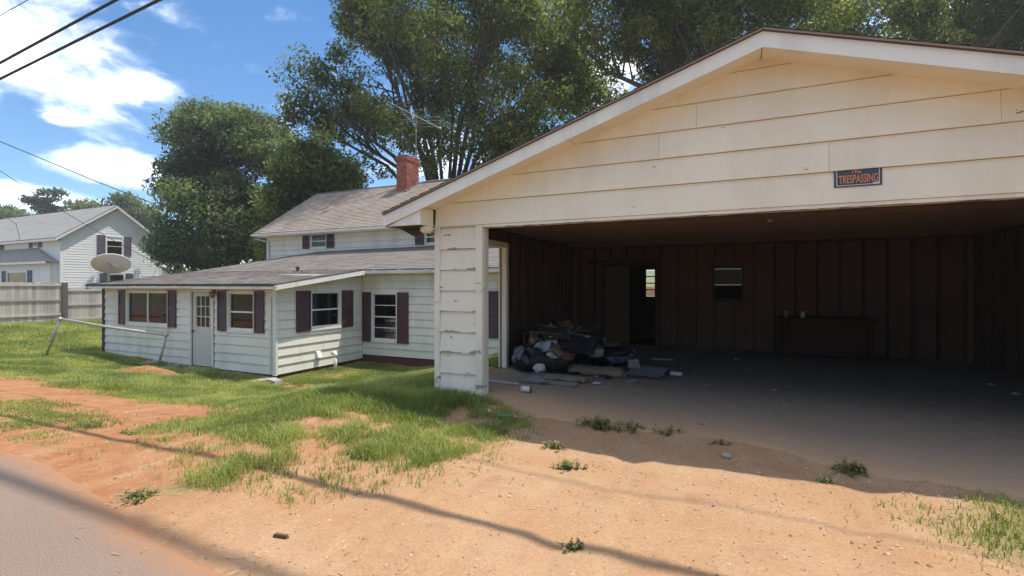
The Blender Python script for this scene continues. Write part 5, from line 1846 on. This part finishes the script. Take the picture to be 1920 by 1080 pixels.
def blob(name, c, r, mat, seed, label, cat, amp=.25, freq=2.2, fold=.12, group=None, parent=None, sub=4, flatb=True):
    bm0 = bmesh.new(); bmesh.ops.create_icosphere(bm0, subdivisions=sub, radius=1)
    V = []
    for v in bm0.verts:
        q = v.co + Vector((seed * 3.1, seed * 1.7, seed))
        n = 1 + amp * mnoise.noise(q * freq * .6) + fold * abs(mnoise.noise(q * freq * 2.3)) * 2 - fold + fold * .5 * mnoise.noise(q * freq * 6)
        z = c[2] + v.co.z * r[2] * n
        V.append((c[0] + v.co.x * r[0] * n, c[1] + v.co.y * r[1] * n, max(z, .004) if flatb else z))
    o = mk(name, V, [tuple(x.index for x in f.verts) for f in bm0.faces], mat, parent, True); bm0.free()
    if label:
        tag(o, label, cat, group)
    return o


def bag(c, r, seed, label, knot=True):
    root = tag(empty('garbage_bag', (c[0], c[1], 0)), label, 'garbage bag', 'black garbage bags in the rubbish heap')
    blob('sack', c, r, M_bluebag, seed, None, None, .3, 2.6, .14, parent=root)
    if knot:
        k = Vector((c[0] + r[0] * .3, c[1] - r[1] * .2, c[2] + r[2] * .95))
        Geo().tube([k - Vector((0, 0, .06)), k, k + Vector((.03, 0, .05)), k + Vector((.08, -.02, .10))], [.06, .025, .045, .07], 9).obj('tied_neck', M_bluebag, root, True)
    return root


fx, fy = on_floor(985, 700)
bag((fx - .0, fy + .3, .23), (.37, .34, .27), 1, 'bulging black garbage bag nearest the side doorway post')
fx, fy = on_floor(1060, 690); bag((fx, fy + .5, .28), (.42, .36, .26), 2, 'slumped black garbage bag in the middle of the rubbish heap', False)
fx, fy = on_floor(1135, 690); bag((fx, fy + .35, .17), (.50, .32, .20), 3, 'flattened black garbage bag at the right end of the heap', False)
fx, fy = on_floor(1040, 668); bag((fx - .2, fy + .7, .30), (.6, .45, .34), 4, 'dark garbage bag at the back of the heap against the wall', False)


def roll(p0, p1, r, mat, label, name, cat, seed, flat=.6):
    p0, p1 = Vector(p0), Vector(p1); V, Fc = [], []
    K, N_ = 22, 18; d = p1 - p0; side = d.cross(Vector((0, 0, 1))).normalized()
    for i in range(K + 1):
        t_ = i / K; c = p0.lerp(p1, t_); e = 1 if 0 < i < K else .55
        for k in range(N_):
            a = 2 * math.pi * k / N_
            q = Vector((t_ * 6, math.cos(a) + seed, math.sin(a)))
            rr = r * e * (1 + .45 * mnoise.noise(q * 1.2) + .22 * mnoise.noise(q * 3.5) + .10 * mnoise.noise(q * 9))
            P = c + side * math.cos(a) * rr + Vector((0, 0, 1)) * math.sin(a) * rr * flat
            P.z = max(P.z, .005); V.append(P)
    for i in range(K):
        for k in range(N_):
            Fc.append((i * N_ + k, i * N_ + (k + 1) % N_, (i + 1) * N_ + (k + 1) % N_, (i + 1) * N_ + k))
    Fc.append(tuple(range(N_ - 1, -1, -1))); Fc.append(tuple(K * N_ + k for k in range(N_)))
    return tag(mk(name, V, Fc, mat, None, True), label, cat)


def fl(px, py, z):       # point over the floor at height z
    x, y = on_floor(px, py, z); return (x, y, z)


roll(fl(1065, 690, .10), fl(1170, 700, .06), .15, M_pad, 'long tan roll of carpet padding across the front of the heap', 'padding_roll', 'carpet padding', 3, .5)
roll(fl(1020, 706, .05), fl(1100, 712, .05), .12, M_pad, 'flat brown carpet scrap below the padding roll', 'carpet_scrap', 'carpet', 8, .35)
roll(fl(1130, 665, .20), fl(1195, 672, .14), .13, M_pad, 'smaller tan padding lump behind the right garbage bag', 'padding_lump', 'carpet padding', 12)


def sheet(name, corners, mat, label, cat, seed, bend=.05, th=.006, group=None, nn=9):
    c = [Vector(p) for p in corners]; V, Fc = [], []
    for s in (0, 1):
        for i in range(nn):
            for j in range(nn):
                u, v = i / (nn - 1), j / (nn - 1)
                p = c[0].lerp(c[1], u).lerp(c[3].lerp(c[2], u), v)
                e = .02 * mnoise.noise(Vector((u * 7, v * 7, seed * 5)))
                p = p + Vector((e, e, bend * (.6 + mnoise.noise(Vector((u * 2.2 + seed, v * 2.2, seed)))) - s * th))
                p.z = max(p.z, .014 - s * th)
                V.append(p)
    b = nn * nn
    for i in range(nn - 1):
        for j in range(nn - 1):
            a = i * nn + j
            Fc.append((a, a + nn, a + nn + 1, a + 1)); Fc.append((b + a, b + a + 1, b + a + nn + 1, b + a + nn))
    ring = [i * nn for i in range(nn)] + [(nn - 1) * nn + j for j in range(1, nn)] + [i * nn + nn - 1 for i in range(nn - 2, -1, -1)] + [j for j in range(nn - 2, 0, -1)]
    for q, w in zip(ring, ring[1:] + ring[:1]):
        Fc.append((q, w, b + w, b + q))
    return tag(mk(name, V, Fc, mat, None, True), label, cat, group)


sheet('vinyl_sheet', [fl(1172, 704, .03), fl(1240, 711, .02), fl(1256, 693, .05), fl(1190, 684, .06)], M_sheet, 'curled grey floor sheet lying at the right end of the heap', 'sheet', 1, .05)
sheet('vinyl_sheet', [fl(1178, 690, .10), fl(1200, 693, .10), fl(1198, 676, .22), fl(1178, 676, .2)], M_sheet, 'small square grey panel leaning on the heap', 'sheet', 2, .02)
sheet('cardboard_sheet', [fl(968, 715, .01), fl(1080, 726, .01), fl(1090, 706, .01), fl(1000, 698, .01)], M_sheet, 'thin greyish board lying flat before the heap', 'board', 3, .01)
sheet('paper_scrap', [fl(1000, 655, .42), fl(1030, 660, .40), fl(1034, 642, .50), fl(1012, 636, .52)], M_paper, 'torn pale paper sheet folded over the left bag', 'paper', 4, .05, group='paper on the heap')
sheet('paper_scrap', [fl(1022, 644, .48), fl(1044, 650, .46), fl(1046, 636, .55), fl(1030, 634, .55)], M_paper, 'crumpled white paper at the heart of the heap', 'paper', 5, .06, group='paper on the heap')
sheet('cardboard_sheet', [fl(1028, 668, .36), fl(1054, 672, .33), fl(1056, 652, .43), fl(1034, 648, .46)], M_card, 'bent brown cardboard flap below the white paper', 'cardboard', 6, .07)
sheet('cardboard_sheet', [fl(990, 646, .47), fl(1014, 650, .45), fl(1014, 626, .6), fl(994, 624, .6)], M_card, 'upright brown cardboard piece on the left bag', 'cardboard', 7, .05)
sheet('cardboard_sheet', [fl(1008, 636, .55), fl(1070, 640, .55), fl(1064, 614, .70), fl(1010, 612, .70)], M_darkstick, 'dark broken panel crowning the heap', 'panel', 8, .03)
sheet('cloth_scrap', [fl(1050, 660, .42), fl(1110, 672, .35), fl(1120, 640, .5), fl(1050, 632, .56)], M_cloth, 'dark crumpled cloth draped over the heap', 'cloth', 9, .1)


roll(fl(1000, 676, .20), fl(1062, 676, .26), .15, M_cloth, 'dark crumpled carton between the left bag and the padding roll', 'crushed_carton', 'carton', 15, .8)
blob('cloth_bundle', fl(1088, 648, .42), (.30, .22, .15), M_cloth, 25, 'black cloth bundle high on the right of the heap', 'cloth', .35, 2.4, .15, flatb=False)
blob('cloth_bundle', fl(1046, 640, .48), (.22, .2, .16), M_cloth, 27, 'black cloth bundle under the slanted pale strip', 'cloth', .35, 2.4, .15, flatb=False)
for k, (px, py, z, s_, m_, lb_) in enumerate(((1150, 652, .26, .16, M_pad, 'tan foam chunk on the far slope of the heap'), (1118, 660, .30, .13, M_sheet, 'torn grey carton chunk above the flattened bag'), (1040, 664, .36, .10, M_paper, 'white rag beside the brown cardboard flap'), (1012, 690, .14, .09, M_paper, 'pale wad caught below the left bag'), (1060, 668, .33, .12, M_brickred, 'dull red cloth wad at the heart of the heap'))):
    blob('scrap', fl(px, py, z), (s_ * 1.3, s_, s_ * .8), m_, 70 + k, lb_, 'scrap', .4, 2.4, .2, flatb=False, sub=3, group='scraps in the rubbish heap')

r3 = random.Random(77)
for k in range(40):
    if k < 24:
        px, py = r3.gauss(1066, 46), r3.uniform(606, 668); zz = max(.1, .82 - (py - 600) / 95 - max(0, px - 1085) / 220); sz = r3.uniform(.10, .26)
        n3 = Vector((r3.gauss(0, 1), r3.gauss(-.6, .7), r3.gauss(.5, .6))).normalized()
    else:
        px, py = r3.gauss(1110, 80), r3.uniform(686, 722); zz = .012; sz = r3.uniform(.04, .13)
        n3 = Vector((r3.gauss(0, .08), r3.gauss(0, .08), 1)).normalized()
    c3 = Vector(fl(px, py, zz)); t3 = n3.orthogonal().normalized(); b3_ = n3.cross(t3)
    nv = r3.choice([4, 5, 6]); a3 = r3.uniform(0, 6)
    ring = [c3 + (t3 * math.cos(a3 + 6.283 * i / nv) * r3.uniform(.5, 1.3) + b3_ * math.sin(a3 + 6.283 * i / nv) * r3.uniform(.3, .9)) * sz for i in range(nv)]
    mat3 = r3.choice([M_paper, M_sheet, M_sheet, M_card, M_darkstick, M_darkstick, M_cloth, M_cloth, M_stick])
    o3 = Geo().prism(ring, n3 * .012).obj('broken_panel', mat3)
    col3 = {M_paper.name: 'white', M_sheet.name: 'grey', M_card.name: 'brown cardboard', M_darkstick.name: 'dark brown wood', M_cloth.name: 'black', M_stick.name: 'tan wood'}[mat3.name]
    if k < 24:
        tag(o3, 'jagged %s sheet sticking out of the rubbish heap' % col3, 'scrap', 'jagged %s sheets in the rubbish heap' % col3)
    else:
        tag(o3, 'torn flat %s scrap lying on the floor before the rubbish heap' % col3, 'scrap', 'flat %s scraps before the rubbish heap' % col3)


def stick(a, b, w, h, mat, label, name='wood_strip'):
    return tag(Geo().beam(a, b, w, h).obj(name, mat), label, 'wood strip', 'loose wood strips')


stick(fl(1007, 609, .72), fl(1043, 613, .72), .04, .025, M_stick, 'short tan lath lying on top of the heap')
stick(fl(1016, 637, .52), fl(1068, 621, .62), .03, .025, M_paper, 'pale slanted strip rising across the heap')
stick(fl(1066, 624, .60), fl(1105, 630, .56), .025, .02, M_stick, 'thin pale strip poking out to the right of the heap')
stick(fl(1075, 619, .64), fl(1107, 619, .60), .08, .05, M_darkstick, 'stubby brown timber end at the top of the heap')
stick(fl(1000, 622, .66), fl(1062, 628, .62), .05, .02, M_darkstick, 'brown board edge just below the top lath')
stick(fl(1030, 655, .44), fl(1090, 640, .50), .03, .02, M_stick, 'tan lath crossing the black cloth')
stick(fl(905, 712, .02), fl(972, 720, .02), .04, .02, M_paper, 'long white trim strip on the floor inside the pier')
stick(fl(1222, 673, .03), fl(1262, 674, .03), .05, .03, M_stick, 'short lath lying on the dark floor right of the heap')
stick(fl(1258, 699, .03), fl(1279, 701, .03), .09, .05, M_paper, 'white block of wood just past the curled grey sheet', 'wood_block')
g = Geo(); g.tube([fl(983, 655, .35), fl(982, 626, .58), fl(996, 624, .60), fl(1013, 635, .54)], .008, 6)
tag(g.obj('bent_wire', M_stick), 'thin bent wire loop sticking out over the left bag', 'wire loop')
blob('plaster_lump', fl(1102, 636, .52), (.06, .05, .07), M_paper, 21, 'white plaster lump hanging at the right of the heap top', 'plaster', .3, 2, .1, flatb=False, sub=3)
x, y = on_floor(986, 736); can = tag(empty('paint_can', (x, y, 0)), 'small white can lying on the floor near the pier', 'can')
Geo().tube([(x - .07, y, .045), (x + .06, y + .02, .045)], .043, 14).obj('can_body', M_tin, can, True)
Geo().tube([(x + .058, y + .02, .045), (x + .07, y + .022, .045)], .046, 14).obj('lid', M_dark, can, True)
# rubble chips scattered over the floor
M_crumb = plain('plaster_crumb', (.24, .215, .18), .9, .3)
r2 = random.Random(5); g = Geo()
for k in range(110):
    if r2.random() < .62:
        px, py = r2.gauss(1085, 48), r2.gauss(716, 8)
    else:
        px, py = r2.uniform(930, 1500), r2.uniform(690, 800)
    x, y = on_floor(px, max(py, 676)); s = r2.uniform(.006, .03)
    if y < slab_edge(x) + .2 or x < XL + .2 or y > 11.8:
        continue
    an = r2.uniform(0, 3.1); ca, sa = math.cos(an) * s, math.sin(an) * s; e = r2.uniform(.3, .9)
    b = [(x - ca + sa * e, y - sa - ca * e), (x + ca + sa * e, y + sa - ca * e), (x + ca * .8 - sa * e, y + sa - ca * -e), (x - ca - sa * e, y - sa + ca * e)]
    g.poly8([(p[0], p[1], .002) for p in b] + [(p[0], p[1], .002 + s * r2.uniform(.2, .7)) for p in b])
tag(g.obj('rubble', M_crumb), 'pale plaster crumbs scattered across the garage floor', 'rubble', kind='stuff')
for k, (px, py, s, lb_) in enumerate(((1858, 724, .05, 'crushed pale can on the floor by the right garage wall'), (1907, 743, .06, 'flattened white wrapper near the right garage wall'), (1380, 676, .06, 'dull scrap on the floor below the back window'))):
    x, y = on_floor(px, py)
    blob('litter', (x, y, s * .5), (s * .9, s * .5, s * .4), M_crumb, 40 + k, lb_, 'litter', .3, 2, .15, group='litter on the garage floor', sub=3)
# workbench at the back
wx0, _ = onY(1462, 600, 11.6); wx1, _ = onY(1640, 600, 11.6); _, wz = onY(1550, 597, 11.4)
bench = tag(empty('workbench', ((wx0 + wx1) / 2, 11.75, 0)), 'long dark workbench against the garage back wall', 'workbench')
Geo().box(wx0, wx1, 11.35, 12.12, wz - .05, wz).obj('bench_top', M_bench, bench)
for x in (wx0 + .05, wx1 - .13):
    for y in (11.4, 12.0):
        Geo().box(x, x + .08, y, y + .08, 0, wz - .051).obj('leg', M_bench, bench)
Geo().box(wx0 + .14, wx1 - .14, 11.45, 12.05, .05, wz - .06).obj('cupboard', M_bench, bench)
for k, (dx_, lb_) in enumerate(((.12, 'small rusty tin at the left end of the workbench'), (.42, 'small pale jar on the workbench'))):
    o = tag(empty('tin', (wx0 + dx_, 11.6, wz)), lb_, 'tin', 'tins on the workbench')
    Geo().tube([(wx0 + dx_, 11.6, wz), (wx0 + dx_, 11.6, wz + .1)], .04, 10).obj('tin_body', M_card if k == 0 else M_tin, o)
    Geo().tube([(wx0 + dx_, 11.6, wz + .101), (wx0 + dx_, 11.6, wz + .115)], .043, 10).obj('lid', M_tin, o)
# yard litter
x, y, z = onG(948, 786)
bt = tag(empty('plastic_bottle', (x, y, z)), 'crushed green plastic bottle in the grass by the pier', 'bottle')
Geo().tube([(x - .10, y, z + .03), (x - .06, y, z + .032), (x + .05, y + .03, z + .03), (x + .09, y + .04, z + .03)], [.018, .026, .022, .012], 10).obj('bottle_body', M_green, bt, True)
Geo().tube([(x + .09, y + .04, z + .03), (x + .115, y + .047, z + .03)], .013, 8).obj('cap', M_tin, bt, True)
x, y, z = onG(918, 776)
blob('crumpled_paper', (x, y, z + .025), (.045, .035, .03), M_paper, 51, 'white crumpled paper in the grass at the pier base', 'paper', .3, 2, .2, flatb=False, sub=3)
x, y, z = onG(527, 1008)
tag(Geo().poly8([(x - .05, y - .02, z - .004), (x + .045, y - .005, z - .004), (x + .045, y + .02, z - .004), (x - .05, y + .012, z - .004), (x - .045, y - .015, z + .018), (x + .04, y, z + .02), (x + .04, y + .015, z + .02), (x - .045, y + .008, z + .018)]).obj('wood_chip', M_darkstick), 'dark splinter of wood lying on the orange clay', 'wood chip')
for k, (px, py, s, lb_) in enumerate(((1362, 858, .045, 'pale broken stone in the shade before the slab'), (545, 963, .012, 'white pebble on the clay below the grass'), (125, 720, .03, 'white scrap in the lawn near the clay'), (868, 876, .02, 'yellow scrap on the sandy drive'))):
    x, y, z = onG(px, py)
    blob('stone', (x, y, z + s * .3), (s, s * .8, s * .6), M_conc, 60 + k, lb_, 'stone', .3, 2, .1, flatb=False, sub=3)

# ================================================================== HAZE
hz = Geo().box(-135, 95, -62, 130, -3, 34).obj('haze', M_glass)
hm = bpy.data.materials.new('haze'); hm.use_nodes = True
hm.node_tree.nodes.clear()
ho = hm.node_tree.nodes.new('ShaderNodeOutputMaterial'); hv = hm.node_tree.nodes.new('ShaderNodeVolumePrincipled')
hv.inputs['Color'].default_value = (.93, .96, 1, 1); hv.inputs['Density'].default_value = .0008; hv.inputs['Anisotropy'].default_value = .3
hm.node_tree.links.new(hv.outputs[0], ho.inputs['Volume'])
hz.data.materials[0] = hm
tag(hz, 'thin pale summer haze over the yard and trees', kind='stuff')
